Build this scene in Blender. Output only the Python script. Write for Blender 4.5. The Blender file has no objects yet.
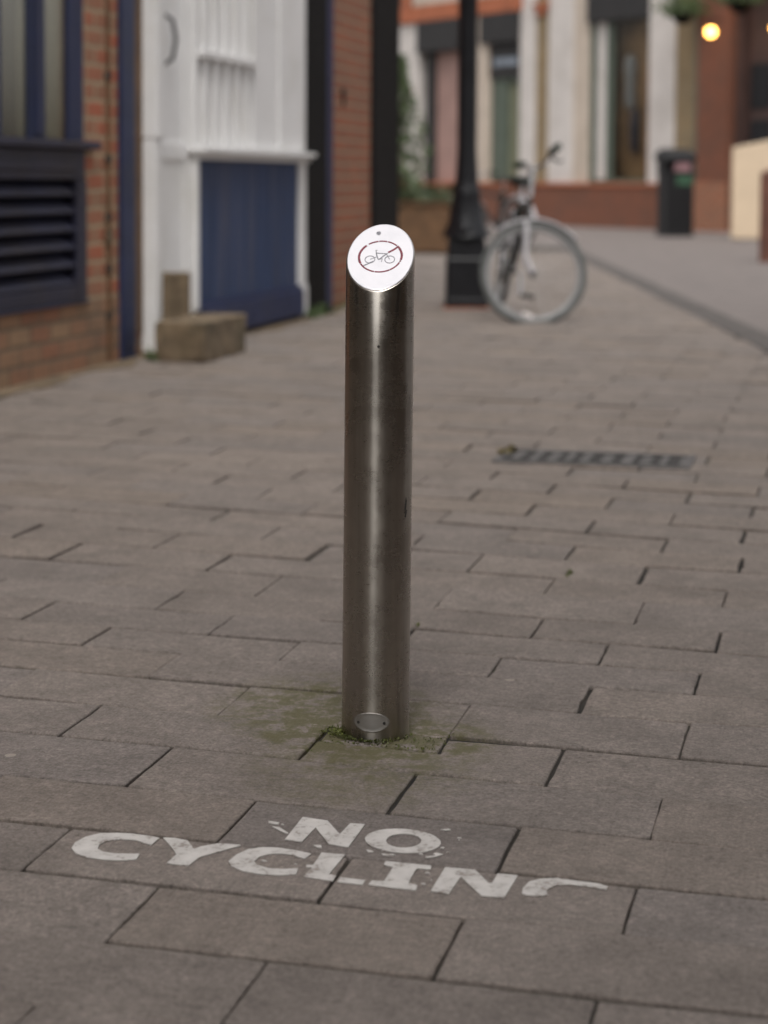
import bpy, bmesh, math, random
from mathutils import Vector, Matrix

random.seed(11)
scene = bpy.context.scene
COL = scene.collection
PI = math.pi

# ------------------------------------------------------------------ materials
def new_mat(name):
    m = bpy.data.materials.new(name); m.use_nodes = True
    nt = m.node_tree; nt.nodes.clear()
    out = nt.nodes.new('ShaderNodeOutputMaterial')
    b = nt.nodes.new('ShaderNodeBsdfPrincipled')
    nt.links.new(b.outputs[0], out.inputs[0])
    return m, nt, b, out

def N(nt, typ, **kw):
    n = nt.nodes.new(typ)
    for k, v in kw.items():
        if k.startswith('i_'):
            key = k[2:]
            n.inputs[int(key) if key.isdigit() else key.replace('_', ' ')].default_value = v
        else:
            setattr(n, k, v)
    return n

def noise(nt, vec, scale, detail=4, rough=.55):
    n = N(nt, 'ShaderNodeTexNoise'); n.inputs['Scale'].default_value = scale
    n.inputs['Detail'].default_value = detail; n.inputs['Roughness'].default_value = rough
    if vec is not None: nt.links.new(vec, n.inputs['Vector'])
    return n.outputs['Fac']

def ramp(nt, fac, stops):
    r = N(nt, 'ShaderNodeValToRGB')
    els = r.color_ramp.elements
    while len(els) < len(stops): els.new(.5)
    for e, (p, c) in zip(els, stops):
        e.position = p; e.color = (c[0], c[1], c[2], 1) if hasattr(c, '__len__') else (c, c, c, 1)
    nt.links.new(fac, r.inputs[0])
    return r.outputs[0]

def mix(nt, fac, a, b, mode='MIX'):
    n = N(nt, 'ShaderNodeMix', data_type='RGBA', blend_type=mode)
    for sock, v in ((n.inputs[0], fac), (n.inputs[6], a), (n.inputs[7], b)):
        if hasattr(v, 'is_linked'): nt.links.new(v, sock)
        elif hasattr(v, '__len__'): sock.default_value = (v[0], v[1], v[2], 1)
        else: sock.default_value = v
    return n.outputs[2]

def mth(nt, op, a, b=None, clamp=False):
    n = N(nt, 'ShaderNodeMath', operation=op, use_clamp=clamp)
    for s, v in ((n.inputs[0], a), (n.inputs[1], b)):
        if v is None: continue
        if hasattr(v, 'is_linked'): nt.links.new(v, s)
        else: s.default_value = v
    return n.outputs[0]

def bump(nt, b, h, strength=.3, dist=.002):
    n = N(nt, 'ShaderNodeBump'); n.inputs['Strength'].default_value = strength
    n.inputs['Distance'].default_value = dist
    nt.links.new(h, n.inputs['Height']); nt.links.new(n.outputs[0], b.inputs['Normal'])

def objvec(nt):
    return N(nt, 'ShaderNodeTexCoord').outputs['Object']

def paint(name, col, rough=.5, var=.18, scale=6, metal=0, bumpy=.15, dirt=None, spec=.5, stretch=1.):
    m, nt, b, out = new_mat(name)
    v = objvec(nt)
    if stretch != 1.:
        mp = N(nt, 'ShaderNodeMapping'); mp.inputs['Scale'].default_value = (1, 1, stretch)
        nt.links.new(v, mp.inputs[0]); v = mp.outputs[0]
    n1 = noise(nt, v, scale, 5); n2 = noise(nt, v, scale*9, 3)
    f = mth(nt, 'ADD', mth(nt, 'MULTIPLY', n1, .7), mth(nt, 'MULTIPLY', n2, .3))
    lo = [c*(1-var*1.6) for c in col]; hi = [min(1, c*(1+var)) for c in col]
    c = ramp(nt, f, [(.3, lo), (.68, hi)])
    if dirt:
        d = ramp(nt, noise(nt, v, scale*.6, 6, .65), [(.5, 0), (.72, 1)])
        c = mix(nt, mth(nt, 'MULTIPLY', d, .6), c, dirt)
    nt.links.new(c, b.inputs['Base Color'])
    b.inputs['Metallic'].default_value = metal; b.inputs['Specular IOR Level'].default_value = spec
    nt.links.new(ramp(nt, n2, [(.3, rough*.85), (.7, min(1, rough*1.15))]), b.inputs['Roughness'])
    if bumpy: bump(nt, b, n2, bumpy, .002)
    return m

def brick_mat(name, c1, c2, mortar, bw=.225, bh=.085, msize=.008, grime=.35):
    m, nt, b, out = new_mat(name)
    tc = N(nt, 'ShaderNodeTexCoord')
    sep = N(nt, 'ShaderNodeSeparateXYZ'); nt.links.new(tc.outputs['Object'], sep.inputs[0])
    ns = N(nt, 'ShaderNodeSeparateXYZ'); nt.links.new(tc.outputs['Normal'], ns.inputs[0])
    f = mth(nt, 'GREATER_THAN', mth(nt, 'ABSOLUTE', ns.outputs[0]), mth(nt, 'ABSOLUTE', ns.outputs[1]))
    h = mth(nt, 'ADD', mth(nt, 'MULTIPLY', sep.outputs[1], f),
            mth(nt, 'MULTIPLY', sep.outputs[0], mth(nt, 'SUBTRACT', 1., f)))
    cb = N(nt, 'ShaderNodeCombineXYZ'); nt.links.new(h, cb.inputs[0]); nt.links.new(sep.outputs[2], cb.inputs[1])
    # slightly wandering courses
    nz = N(nt, 'ShaderNodeTexNoise'); nz.inputs['Scale'].default_value = 3
    nt.links.new(tc.outputs['Object'], nz.inputs['Vector'])
    vm = N(nt, 'ShaderNodeVectorMath', operation='MULTIPLY_ADD')
    nt.links.new(nz.outputs['Color'], vm.inputs[0]); vm.inputs[1].default_value = (.012, .012, 0)
    nt.links.new(cb.outputs[0], vm.inputs[2])
    br = N(nt, 'ShaderNodeTexBrick', offset=.5)
    nt.links.new(vm.outputs[0], br.inputs['Vector'])
    br.inputs['Color1'].default_value = (*c1, 1); br.inputs['Color2'].default_value = (*c2, 1)
    br.inputs['Mortar'].default_value = (*mortar, 1)
    br.inputs['Scale'].default_value = 1; br.inputs['Mortar Size'].default_value = msize
    br.inputs['Mortar Smooth'].default_value = .35
    br.inputs['Brick Width'].default_value = bw; br.inputs['Row Height'].default_value = bh
    n2 = noise(nt, tc.outputs['Object'], 45, 4, .7)
    n1 = noise(nt, tc.outputs['Object'], 2.2, 5, .6)
    c = mix(nt, mth(nt, 'MULTIPLY', ramp(nt, n1, [(.42, 0), (.7, 1)]), grime), br.outputs['Color'],
            tuple(x*.45+.03 for x in mortar))
    c = mix(nt, .55, c, ramp(nt, n2, [(.25, .35), (.75, 1.)]), 'MULTIPLY')
    nt.links.new(c, b.inputs['Base Color']); b.inputs['Roughness'].default_value = .88
    hgt = mth(nt, 'ADD', mth(nt, 'MULTIPLY', br.outputs['Fac'], -1.), mth(nt, 'MULTIPLY', n2, .4))
    bump(nt, b, hgt, .6, .006)
    return m

def slab_mat():
    m, nt, b, out = new_mat('paving_concrete')
    v = objvec(nt)
    at = N(nt, 'ShaderNodeAttribute', attribute_name='tint')
    big = noise(nt, v, 1.3, 5, .6); mid = noise(nt, v, 9, 6, .65); fine = noise(nt, v, 230, 5, .8)
    c = mix(nt, mth(nt, 'MULTIPLY', ramp(nt, big, [(.35, 0), (.7, 1)]), .15), at.outputs['Color'], (.252, .208, .176))
    c = mix(nt, .8, c, ramp(nt, mid, [(.25, .68), (.75, 1.14)]), 'MULTIPLY')
    c = mix(nt, .85, c, ramp(nt, fine, [(.3, .42), (.7, 1.36)]), 'MULTIPLY')
    m2 = noise(nt, v, 38, 5, .7)
    c = mix(nt, .8, c, ramp(nt, m2, [(.28, .72), (.72, 1.18)]), 'MULTIPLY')
    m3 = noise(nt, v, 105, 3, .6)
    c = mix(nt, .8, c, ramp(nt, m3, [(.32, .70), (.68, 1.2)]), 'MULTIPLY')
    # tooled lines across the flags
    sx = N(nt, 'ShaderNodeSeparateXYZ'); nt.links.new(v, sx.inputs[0])
    w = N(nt, 'ShaderNodeTexWave', wave_type='BANDS', bands_direction='X')
    w.inputs['Scale'].default_value = 46; w.inputs['Distortion'].default_value = 1.6
    w.inputs['Detail'].default_value = 2; w.inputs['Detail Scale'].default_value = 6
    nt.links.new(v, w.inputs['Vector'])
    # damp dark stains
    st = ramp(nt, noise(nt, v, 3.1, 7, .75), [(.5, 0), (.68, 1)])
    c = mix(nt, mth(nt, 'MULTIPLY', st, .34), c, (.085, .072, .062))
    # pale chewing-gum spots
    vo = N(nt, 'ShaderNodeTexVoronoi', feature='F1'); vo.inputs['Scale'].default_value = 2.7
    nt.links.new(v, vo.inputs['Vector'])
    wob = mth(nt, 'ADD', vo.outputs['Distance'], mth(nt, 'MULTIPLY', noise(nt, v, 40, 2), .03))
    gum = mth(nt, 'LESS_THAN', wob, .04)
    c = mix(nt, mth(nt, 'MULTIPLY', gum, .5), c, (.42, .37, .31))
    # small dark specks of grit
    vg = N(nt, 'ShaderNodeTexVoronoi', feature='F1'); vg.inputs['Scale'].default_value = 21
    nt.links.new(v, vg.inputs['Vector'])
    c = mix(nt, mth(nt, 'MULTIPLY', mth(nt, 'LESS_THAN', vg.outputs['Distance'], .07), .45), c, (.06, .05, .042))
    # algae round the bollard foot
    def blob(cx, cy, rx, ry, amp, pw):
        dx = mth(nt, 'MULTIPLY', mth(nt, 'SUBTRACT', sx.outputs[0], cx), 1/rx)
        dy = mth(nt, 'MULTIPLY', mth(nt, 'SUBTRACT', sx.outputs[1], cy), 1/ry)
        d = mth(nt, 'SQRT', mth(nt, 'ADD', mth(nt, 'MULTIPLY', dx, dx), mth(nt, 'MULTIPLY', dy, dy)))
        return mth(nt, 'MULTIPLY', mth(nt, 'POWER', mth(nt, 'SUBTRACT', 1., d, True), pw), amp)
    a = mth(nt, 'ADD', blob(-.86, 3.17, .21, .24, 1.9, .7), blob(-.71, 2.93, .22, .33, 1.35, .8))
    a = mth(nt, 'ADD', a, blob(-.725, 3.02, .20, .13, 1.6, .5))
    an = ramp(nt, noise(nt, v, 22, 8, .75), [(.42, 0), (.6, 1)])
    a = mth(nt, 'MULTIPLY', a, an, True)
    c = mix(nt, mth(nt, 'MULTIPLY', a, .82), c, (.092, .085, .033))
    nt.links.new(c, b.inputs['Base Color'])
    b.inputs['Roughness'].default_value = .82
    b.inputs['Specular IOR Level'].default_value = .35
    h = mth(nt, 'ADD', mth(nt, 'MULTIPLY', fine, .7), mth(nt, 'MULTIPLY', mid, .8))
    h = mth(nt, 'ADD', h, mth(nt, 'MULTIPLY', w.outputs['Fac'], .32))
    bump(nt, b, h, .55, .0022)
    return m

def joint_mat():
    m, nt, b, out = new_mat('joint_sand')
    v = objvec(nt)
    c = ramp(nt, noise(nt, v, 2.3, 3), [(.42, (.012, .010, .008)), (.68, (.06, .05, .04))])
    g = ramp(nt, noise(nt, v, 1.1, 3), [(.55, 0), (.7, 1)])
    c = mix(nt, mth(nt, 'MULTIPLY', g, .6), c, (.05, .06, .025))
    nt.links.new(c, b.inputs['Base Color']); b.inputs['Roughness'].default_value = .95
    return m

def marking_mat():
    m, nt, b, out = new_mat('worn_white_paint')
    v = objvec(nt)
    n1 = noise(nt, v, 150, 5, .7); n2 = noise(nt, v, 26, 4, .6)
    wear = mth(nt, 'ADD', mth(nt, 'MULTIPLY', n1, .55), mth(nt, 'MULTIPLY', n2, .45))
    k = ramp(nt, wear, [(.40, 1), (.47, 0)])
    c = mix(nt, .8, (.58, .55, .525), ramp(nt, n2, [(.3, .68), (.7, 1.05)]), 'MULTIPLY')
    c = mix(nt, mth(nt, 'MULTIPLY', k, .8), c, (.22, .18, .155))
    nt.links.new(c, b.inputs['Base Color']); b.inputs['Roughness'].default_value = .75
    bump(nt, b, n1, .4, .0015)
    return m

def steel_mat(name, aniso, rough, col=(.56, .54, .5), streak=True):
    m, nt, b, out = new_mat(name)
    v = objvec(nt)
    mp = N(nt, 'ShaderNodeMapping'); mp.inputs['Scale'].default_value = (60, 60, 1.2)
    nt.links.new(v, mp.inputs[0])
    s1 = noise(nt, mp.outputs[0], 1, 5, .6)
    mp2 = N(nt, 'ShaderNodeMapping'); mp2.inputs['Scale'].default_value = (6, 6, 900)
    nt.links.new(v, mp2.inputs[0])
    s2 = noise(nt, mp2.outputs[0], 1, 3, .6)
    d = noise(nt, v, 14, 6, .7)
    f = mth(nt, 'ADD', mth(nt, 'MULTIPLY', s1, .6), mth(nt, 'MULTIPLY', d, .4))
    c = ramp(nt, f, [(.3, [x*.6 for x in col]), (.64, col)]) if streak else ramp(nt, d, [(.3, [x*.86 for x in col]), (.7, col)])
    nt.links.new(c, b.inputs['Base Color'])
    b.inputs['Metallic'].default_value = 1
    nt.links.new(ramp(nt, mth(nt, 'ADD', mth(nt, 'MULTIPLY', s2, .15), mth(nt, 'MULTIPLY', d, .85)),
                      [(.3, rough*.75), (.7, rough*1.45)]), b.inputs['Roughness'])
    if aniso:
        b.inputs['Anisotropic'].default_value = aniso
        b.inputs['Anisotropic Rotation'].default_value = .25
        t = N(nt, 'ShaderNodeTangent', direction_type='RADIAL', axis='Z')
        nt.links.new(t.outputs[0], b.inputs['Tangent'])
        bump(nt, b, s2, .008, .0002)
    return m

def glass_mat(name, tint=(.84, .82, .76), refl=.12):
    m, nt, b, out = new_mat(name)
    nt.nodes.remove(b)
    t = N(nt, 'ShaderNodeBsdfTransparent'); t.inputs[0].default_value = (*tint, 1)
    g = N(nt, 'ShaderNodeBsdfGlossy'); g.inputs['Roughness'].default_value = .03
    fr = N(nt, 'ShaderNodeLayerWeight'); fr.inputs[0].default_value = .18
    f = mth(nt, 'ADD', mth(nt, 'MULTIPLY', fr.outputs['Fresnel'], .45), refl*.4, True)
    mx = N(nt, 'ShaderNodeMixShader'); nt.links.new(f, mx.inputs[0])
    nt.links.new(t.outputs[0], mx.inputs[1]); nt.links.new(g.outputs[0], mx.inputs[2])
    nt.links.new(mx.outputs[0], out.inputs[0])
    return m

def leaf_mat(name, lo, hi):
    m, nt, b, out = new_mat(name)
    c = ramp(nt, noise(nt, objvec(nt), 14, 4), [(.3, lo), (.7, hi)])
    nt.links.new(c, b.inputs['Base Color']); b.inputs['Roughness'].default_value = .55
    return m

def glow_mat(name, col, strength):
    m, nt, b, out = new_mat(name)
    b.inputs['Base Color'].default_value = (*col, 1)
    b.inputs['Emission Color'].default_value = (*col, 1)
    b.inputs['Emission Strength'].default_value = strength
    return m

M = {}
M['slab'] = slab_mat(); M['joint'] = joint_mat(); M['marking'] = marking_mat()
M['steel'] = steel_mat('brushed_steel', .82, .26, (.44, .405, .36))
M['cap'] = steel_mat('satin_steel_cap', 0, .42, (.74, .725, .75), False)
M['plaque'] = steel_mat('steel_plaque', 0, .5, (.42, .40, .38), False)
M['red_enamel'] = paint('faded_red_enamel', (.27, .055, .08), .6, .3, 300)
M['grey_enamel'] = paint('faded_grey_enamel', (.30, .30, .33), .6, .3, 300)
M['hole'] = paint('dark_recess', (.03, .027, .025), .7)
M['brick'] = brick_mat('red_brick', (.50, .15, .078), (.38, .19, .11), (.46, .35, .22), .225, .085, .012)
M['brick_plinth'] = brick_mat('dirty_plinth_brick', (.40, .25, .145), (.36, .16, .09), (.22, .155, .10), .225, .085, .011, .45)
M['brick_dark'] = brick_mat('dark_red_brick', (.38, .115, .055), (.29, .095, .05), (.34, .24, .155), .225, .085, .013)
M['brick_grey'] = brick_mat('grey_brown_brick', (.27, .215, .165), (.22, .175, .135), (.26, .22, .18))
M['brick_tan'] = brick_mat('buff_brick', (.34, .25, .14), (.30, .21, .11), (.26, .2, .13))
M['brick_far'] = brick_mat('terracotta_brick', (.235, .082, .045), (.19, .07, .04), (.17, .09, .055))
M['terracotta'] = paint('terracotta', (.38, .12, .055), .7, .2, 3)
M['white'] = paint('white_gloss_paint', (.80, .79, .78), .42, .04, 3, dirt=(.62, .60, .55))
M['white_far'] = paint('white_stone_paint', (.58, .535, .50), .6, .08, 2, dirt=(.4, .36, .32))
M['cream'] = paint('cream_paint', (.50, .42, .345), .6, .08, 2, dirt=(.36, .29, .22))
M['cream_board'] = paint('cream_render', (.60, .47, .33), .7, .08, 2)
M['navy'] = paint('navy_paint', (.020, .029, .078), .5, .2, 5, dirt=(.03, .034, .06), spec=.3)
M['navy_dark'] = paint('dark_navy_paint', (.026, .026, .048), .5, .25, 4, dirt=(.045, .036, .036), spec=.35)
M['navy_panel'] = paint('weathered_navy_paint', (.034, .055, .122), .65, .35, 14, dirt=(.12, .105, .115), spec=.3, stretch=.08)
M['black'] = paint('black_gloss_paint', (.010, .010, .012), .4, .25, 8, spec=.35)
M['blackwood'] = paint('black_timber_paint', (.008, .008, .008), .7, .25, 5, spec=.15)
M['shutter'] = paint('dark_grey_shutter', (.03, .028, .028), .55, .15, 4, spec=.3)
M['green_frame'] = paint('dark_green_paint', (.085, .105, .08), .5, .15, 4)
M['pink_blind'] = paint('dusty_pink_paint', (.33, .205, .175), .7, .12, 2)
M['sage'] = paint('sage_paint', (.16, .165, .105), .7, .12, 2)
M['curtain'] = paint('pale_curtain', (.46, .43, .33), .9, .12, 9)
M['curtain_dark'] = paint('brown_curtain', (.13, .09, .055), .9, .12, 9)
M['interior'] = paint('shop_interior', (.30, .20, .115), .8, .45, 1.6)
M['interior_warm'] = paint('warm_timber', (.28, .12, .045), .6, .3, 3)
M['garment'] = paint('blue_grey_cloth', (.22, .25, .29), .9, .2, 7)
M['darkdoor'] = paint('dark_brown_paint', (.065, .036, .03), .55, .2, 4)
M['stone'] = paint('worn_sandstone', (.175, .128, .08), .9, .45, 8, bumpy=.9, dirt=(.05, .048, .024))
M['asphalt'] = paint('grey_carriageway', (.185, .158, .145), .85, .14, 5, bumpy=.5, dirt=(.12, .105, .1))
M['kerb'] = paint('dark_channel_stone', (.10, .088, .08), .85, .25, 7, bumpy=.5)
M['soil'] = paint('bare_ground', (.12, .1, .08), .95, .2, 2)
M['iron'] = paint('cast_iron_grate', (.14, .13, .125), .6, .4, 14, metal=.3, bumpy=.3)
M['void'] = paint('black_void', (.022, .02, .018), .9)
M['wood'] = paint('brown_timber', (.13, .068, .03), .7, .3, 6, bumpy=.4)
M['redwood'] = paint('red_brown_timber', (.12, .045, .028), .6, .3, 6)
M['alu'] = paint('silver_alloy', (.55, .55, .56), .32, .1, 12, metal=.9)
M['rim'] = paint('dull_alloy_rim', (.27, .265, .265), .5, .15, 12, metal=.1)
M['tyre'] = paint('grey_tyre_rubber', (.10, .105, .10), .8, .25, 16)
M['silverpaint'] = paint('silver_paint', (.55, .53, .55), .35, .1, 9)
M['rubber'] = paint('black_rubber', (.02, .024, .02), .7)
M['olive'] = paint('green_black_grip', (.028, .042, .028), .7)
M['reflector'] = paint('white_reflector', (.75, .68, .66), .3)
M['redplastic'] = paint('red_decal', (.4, .05, .05), .4)
M['bin'] = paint('black_bin_plastic', (.010, .010, .011), .5, .2, 9, spec=.3)
M['sticker_pink'] = paint('pink_sticker', (.24, .13, .14), .6)
M['sticker_green'] = paint('green_sticker', (.03, .085, .045), .6)
M['glass'] = glass_mat('window_glass'); M['glass_dark'] = glass_mat('shop_glass', (.92, .90, .86), .02)
M['leaf'] = leaf_mat('green_leaves', (.035, .062, .02), (.10, .14, .05))
M['leaf_dark'] = leaf_mat('dark_leaves', (.03, .045, .02), (.075, .095, .04))
M['moss'] = leaf_mat('moss', (.05, .06, .012), (.13, .145, .03))
M['bulb'] = glow_mat('lit_bulb', (1., .46, .09), 9)

# ------------------------------------------------------------------ mesh builder
class MB:
    def __init__(self): self.v = []; self.f = []
    def add(self, vs, fs):
        o = len(self.v); self.v += [tuple(p) for p in vs]; self.f += [tuple(i+o for i in q) for q in fs]
    def box(self, x0, x1, y0, y1, z0, z1):
        if x0 > x1: x0, x1 = x1, x0
        if y0 > y1: y0, y1 = y1, y0
        if z0 > z1: z0, z1 = z1, z0
        self.add([(x0,y0,z0),(x1,y0,z0),(x1,y1,z0),(x0,y1,z0),(x0,y0,z1),(x1,y0,z1),(x1,y1,z1),(x0,y1,z1)],
                 [(0,3,2,1),(4,5,6,7),(0,1,5,4),(1,2,6,5),(2,3,7,6),(3,0,4,7)])
        return self
    def tube(self, pts, r, n=10, close=False, caps=True):
        pts = [Vector(p) for p in pts]; k = len(pts)
        rs = r if hasattr(r, '__len__') else [r]*k
        up = None; rings = []
        for i, p in enumerate(pts):
            a = pts[(i-1) % k] if (close or i > 0) else p
            c = pts[(i+1) % k] if (close or i < k-1) else p
            t = (c-a).normalized()
            if up is None:
                up = t.orthogonal().normalized()
            up = (up - t*up.dot(t)).normalized(); s = t.cross(up)
            rings.append([p + (up*math.cos(2*PI*j/n) + s*math.sin(2*PI*j/n))*rs[i] for j in range(n)])
        vs = [q for R in rings for q in R]; fs = []
        m = k if close else k-1
        for i in range(m):
            a = i*n; b = ((i+1) % k)*n
            off = 0
            if close and i == k-1:
                d = [(rings[0][j]-rings[-1][0]).length for j in range(n)]; off = d.index(min(d))
            for j in range(n):
                fs.append((a+j, a+(j+1) % n, b+(j+1+off) % n, b+(j+off) % n))
        if caps and not close:
            fs.append(tuple(range(n-1, -1, -1))); fs.append(tuple((k-1)*n+j for j in range(n)))
        self.add(vs, fs); return self
    def lathe(self, prof, n=24, c=(0,0,0), twist=0):
        vs = []; fs = []
        for r, z in prof:
            for j in range(n):
                a = 2*PI*j/n + twist; vs.append((c[0]+r*math.cos(a), c[1]+r*math.sin(a), c[2]+z))
        for i in range(len(prof)-1):
            for j in range(n):
                fs.append((i*n+j, i*n+(j+1) % n, (i+1)*n+(j+1) % n, (i+1)*n+j))
        fs.append(tuple(range(n-1, -1, -1))); fs.append(tuple((len(prof)-1)*n+j for j in range(n)))
        self.add(vs, fs); return self
    def prism(self, poly, z0, z1):
        n = len(poly)
        a = sum(poly[i][0]*poly[(i+1) % n][1]-poly[(i+1) % n][0]*poly[i][1] for i in range(n))
        if a < 0: poly = poly[::-1]
        self.add([(x, y, z0) for x, y in poly]+[(x, y, z1) for x, y in poly],
                 [tuple(range(n-1, -1, -1)), tuple(range(n, 2*n))] + [(i, (i+1) % n, n+(i+1) % n, n+i) for i in range(n)])
        return self
    def sphere(self, c, r, n=14, m=9, s=(1,1,1)):
        vs = []; fs = []
        for i in range(m+1):
            t = PI*i/m
            for j in range(n):
                a = 2*PI*j/n
                vs.append((c[0]+r*s[0]*math.sin(t)*math.cos(a), c[1]+r*s[1]*math.sin(t)*math.sin(a), c[2]+r*s[2]*math.cos(t)))
        for i in range(m):
            for j in range(n):
                fs.append((i*n+j, (i+1)*n+j, (i+1)*n+(j+1) % n, i*n+(j+1) % n))
        self.add(vs, fs); return self
    def leaves(self, fn, count, size, rng):
        for _ in range(count):
            p = Vector(fn(rng)); s = size*rng.uniform(.6, 1.4)
            d = Vector((rng.gauss(0,1), rng.gauss(0,1), rng.gauss(0,.8))).normalized()
            e = d.orthogonal().normalized(); e = Matrix.Rotation(rng.uniform(0, 2*PI), 3, d) @ e
            g = d.cross(e)*.42
            self.add([p-e*s, p+g*s+d*s*.12, p+e*s, p-g*s+d*s*.12], [(0,1,2,3)])
        return self
    def xf(self, mat):
        self.v = [tuple(mat @ Vector(p)) for p in self.v]; return self
    def build(self, name, mat, parent=None, smooth=False, bevel=0, seg=2, rel=True):
        vs = self.v
        if parent is not None and rel:
            root = parent
            while root.parent: root = root.parent
            inv = root.matrix_basis.inverted()
            vs = [tuple(inv @ Vector(p)) for p in vs]
        me = bpy.data.meshes.new(name); me.from_pydata(vs, [], self.f); me.update()
        me.materials.append(mat)
        if smooth:
            for p in me.polygons: p.use_smooth = True
            me.set_sharp_from_angle(angle=math.radians(38))
        o = bpy.data.objects.new(name, me); COL.objects.link(o)
        if parent is not None: o.parent = parent
        if bevel:
            b = o.modifiers.new('bevel', 'BEVEL'); b.width = bevel; b.segments = seg; b.limit_method = 'ANGLE'
        return o

def tag(o, label=None, cat=None, group=None, kind=None):
    for k, v in (('label', label), ('category', cat), ('group', group), ('kind', kind)):
        if v: o[k] = v
    return o
def thing(name, label, cat, loc=(0,0,0), rotz=0, group=None):
    o = bpy.data.objects.new(name, None); COL.objects.link(o)
    o.empty_display_size = .1
    o.location = loc; o.rotation_euler = (0, 0, rotz)
    o.matrix_basis = Matrix.Translation(loc) @ Matrix.Rotation(rotz, 4, 'Z')
    return tag(o, label, cat, group)
def copy_tree(o, parent=None):
    c = o.copy(); COL.objects.link(c); c.parent = parent
    for ch in list(o.children): copy_tree(ch, c)
    return c

# ------------------------------------------------------------------ camera, light
TH = math.radians(13.4); PITCH = math.radians(4.0); ROLL = math.radians(.3)
F = 1950.; HY = 180.; HC = .9
fwd = Vector((0, math.cos(PITCH), -math.sin(PITCH))); rt = Vector((1, 0, 0)); up = rt.cross(fwd)
r2 = rt*math.cos(ROLL)+up*math.sin(ROLL); u2 = up*math.cos(ROLL)-rt*math.sin(ROLL)
Rz = Matrix.Rotation(TH, 3, 'Z')
r2, u2, fw = Rz @ r2, Rz @ u2, Rz @ fwd
cam = bpy.data.cameras.new('camera'); co = bpy.data.objects.new('camera', cam); COL.objects.link(co)
m4 = Matrix((r2, u2, -fw)).transposed().to_4x4(); m4.translation = (0, 0, HC)
co.matrix_world = m4
cam.sensor_fit = 'VERTICAL'; cam.sensor_height = 24; cam.sensor_width = 18
cam.lens = F/1024*24
cam.shift_y = (HY + F*math.tan(PITCH) - 512)/1024
cam.clip_start = .05; cam.clip_end = 2000
cam.dof.use_dof = True; cam.dof.focus_distance = 3.0
cam.dof.aperture_fstop = cam.lens/1000/.0195
scene.camera = co

w = bpy.data.worlds.new('World'); scene.world = w; w.use_nodes = True
nt = w.node_tree; nt.nodes.clear()
wo = nt.nodes.new('ShaderNodeOutputWorld'); bg = nt.nodes.new('ShaderNodeBackground')
sky = nt.nodes.new('ShaderNodeTexSky'); sky.sky_type = 'NISHITA'; sky.sun_disc = False
SUN_EL, SUN_AZ = math.radians(58), math.radians(165)
sky.sun_elevation = SUN_EL; sky.sun_rotation = SUN_AZ
sky.air_density = 1.; sky.dust_density = 4.; sky.ozone_density = 1.
hs = nt.nodes.new('ShaderNodeHueSaturation'); hs.inputs['Saturation'].default_value = .12
nt.links.new(sky.outputs[0], hs.inputs['Color']); nt.links.new(hs.outputs[0], bg.inputs[0])
bg.inputs[1].default_value = .13
nt.links.new(bg.outputs[0], wo.inputs[0])
sl = bpy.data.lights.new('sun', 'SUN'); sl.energy = .6; sl.angle = math.radians(25); sl.color = (1, .96, .91)
so = bpy.data.objects.new('sun', sl); COL.objects.link(so)
sd = Vector((math.sin(SUN_AZ)*math.cos(SUN_EL), math.cos(SUN_AZ)*math.cos(SUN_EL), math.sin(SUN_EL)))
so.rotation_euler = (-sd).to_track_quat('-Z', 'Y').to_euler()
vs = scene.view_settings
vs.view_transform = 'Standard'; vs.look = 'None'; vs.exposure = .76; vs.gamma = 1
scene.cycles.use_denoising = True
scene.cycles.max_bounces = 8; scene.cycles.transparent_max_bounces = 12
scene.cycles.sample_clamp_indirect = 6

# ================================================================== ground
def kerb_x(v):            # kerb line between footway and carriageway
    return -2.80 + (21.67 - v)*2.38/10.87
g = MB(); g.add([(-400,-400,-.07),(400,-400,-.07),(400,400,-.07),(-400,400,-.07)], [(0,1,2,3)])
tag(g.build('ground', M['soil']), kind='structure')
j = MB(); j.add([(-9,-14,-.0075),(kerb_x(-14),-14,-.0075),(kerb_x(26.5),26.5,-.0075),(-9,26.5,-.0075)], [(0,1,2,3)])
tag(j.build('pavement_bedding', M['joint']), kind='structure')

A_K = [1.93,2.105,2.297,2.465,2.652,2.85,3.05,3.252,3.435,3.595,3.765,3.945,4.165,4.35,4.56,4.75]
M_K = [-.015,-.02,-.03,-.045,-.05,-.075,-.06,-.05,-.06,-.06,-.07,-.08,-.07,-.10,-.10,-.11]
def row(k, u):
    if k < 0: a, s = 1.93+.183*k, -.01
    elif k < 16: a, s = A_K[k], M_K[k]
    else: a, s = 4.75+.188*(k-15), max(-.11, -.11)
    return a + s*(max(u, -4.5)+.62)
rs = random.Random(5)
WIDE = [(1,-.64,-.43),(1,-.26,-.04),(3,-.42,-.22),(6,-.62,-.30),(4,-.63,-.42),(6,-.25,.2),(7,-1.65,-1.2),(6,-1.45,-1.2),(3,-1.2,-.8),(10,-.62,-.4),(2,-.85,-.7),(8,-.95,-.75),(5,-1.25,-1.1),(9,-.62,-.45),(9,-1.3,-1.1)]
def wide(k, x0, x1):
    return any(kk == k and min(x1, b_)-max(x0, a_) > .12 for kk, a_, b_ in WIDE)
KNOWN = {-1: [-.846], 0: [-.252,-.635], 1: [-.44,-.839], 2: [-.2465,-.627,-1.032], 3: [-.43,-.8215], 4: [-.2485,-.6235,-1.027],
         5: [-.4235,-.8175,-1.2285], 6: [-.2415,-.6175,-1.021,-1.437], 7: [-.43,-1.22], 8: [-.249,-.624,-1.4275], 9: [-1.632],
         10: [-.5975,-.233,-1.4], 11: [-.41,-1.62]}
SV = []; SF = []; ST = []
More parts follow.
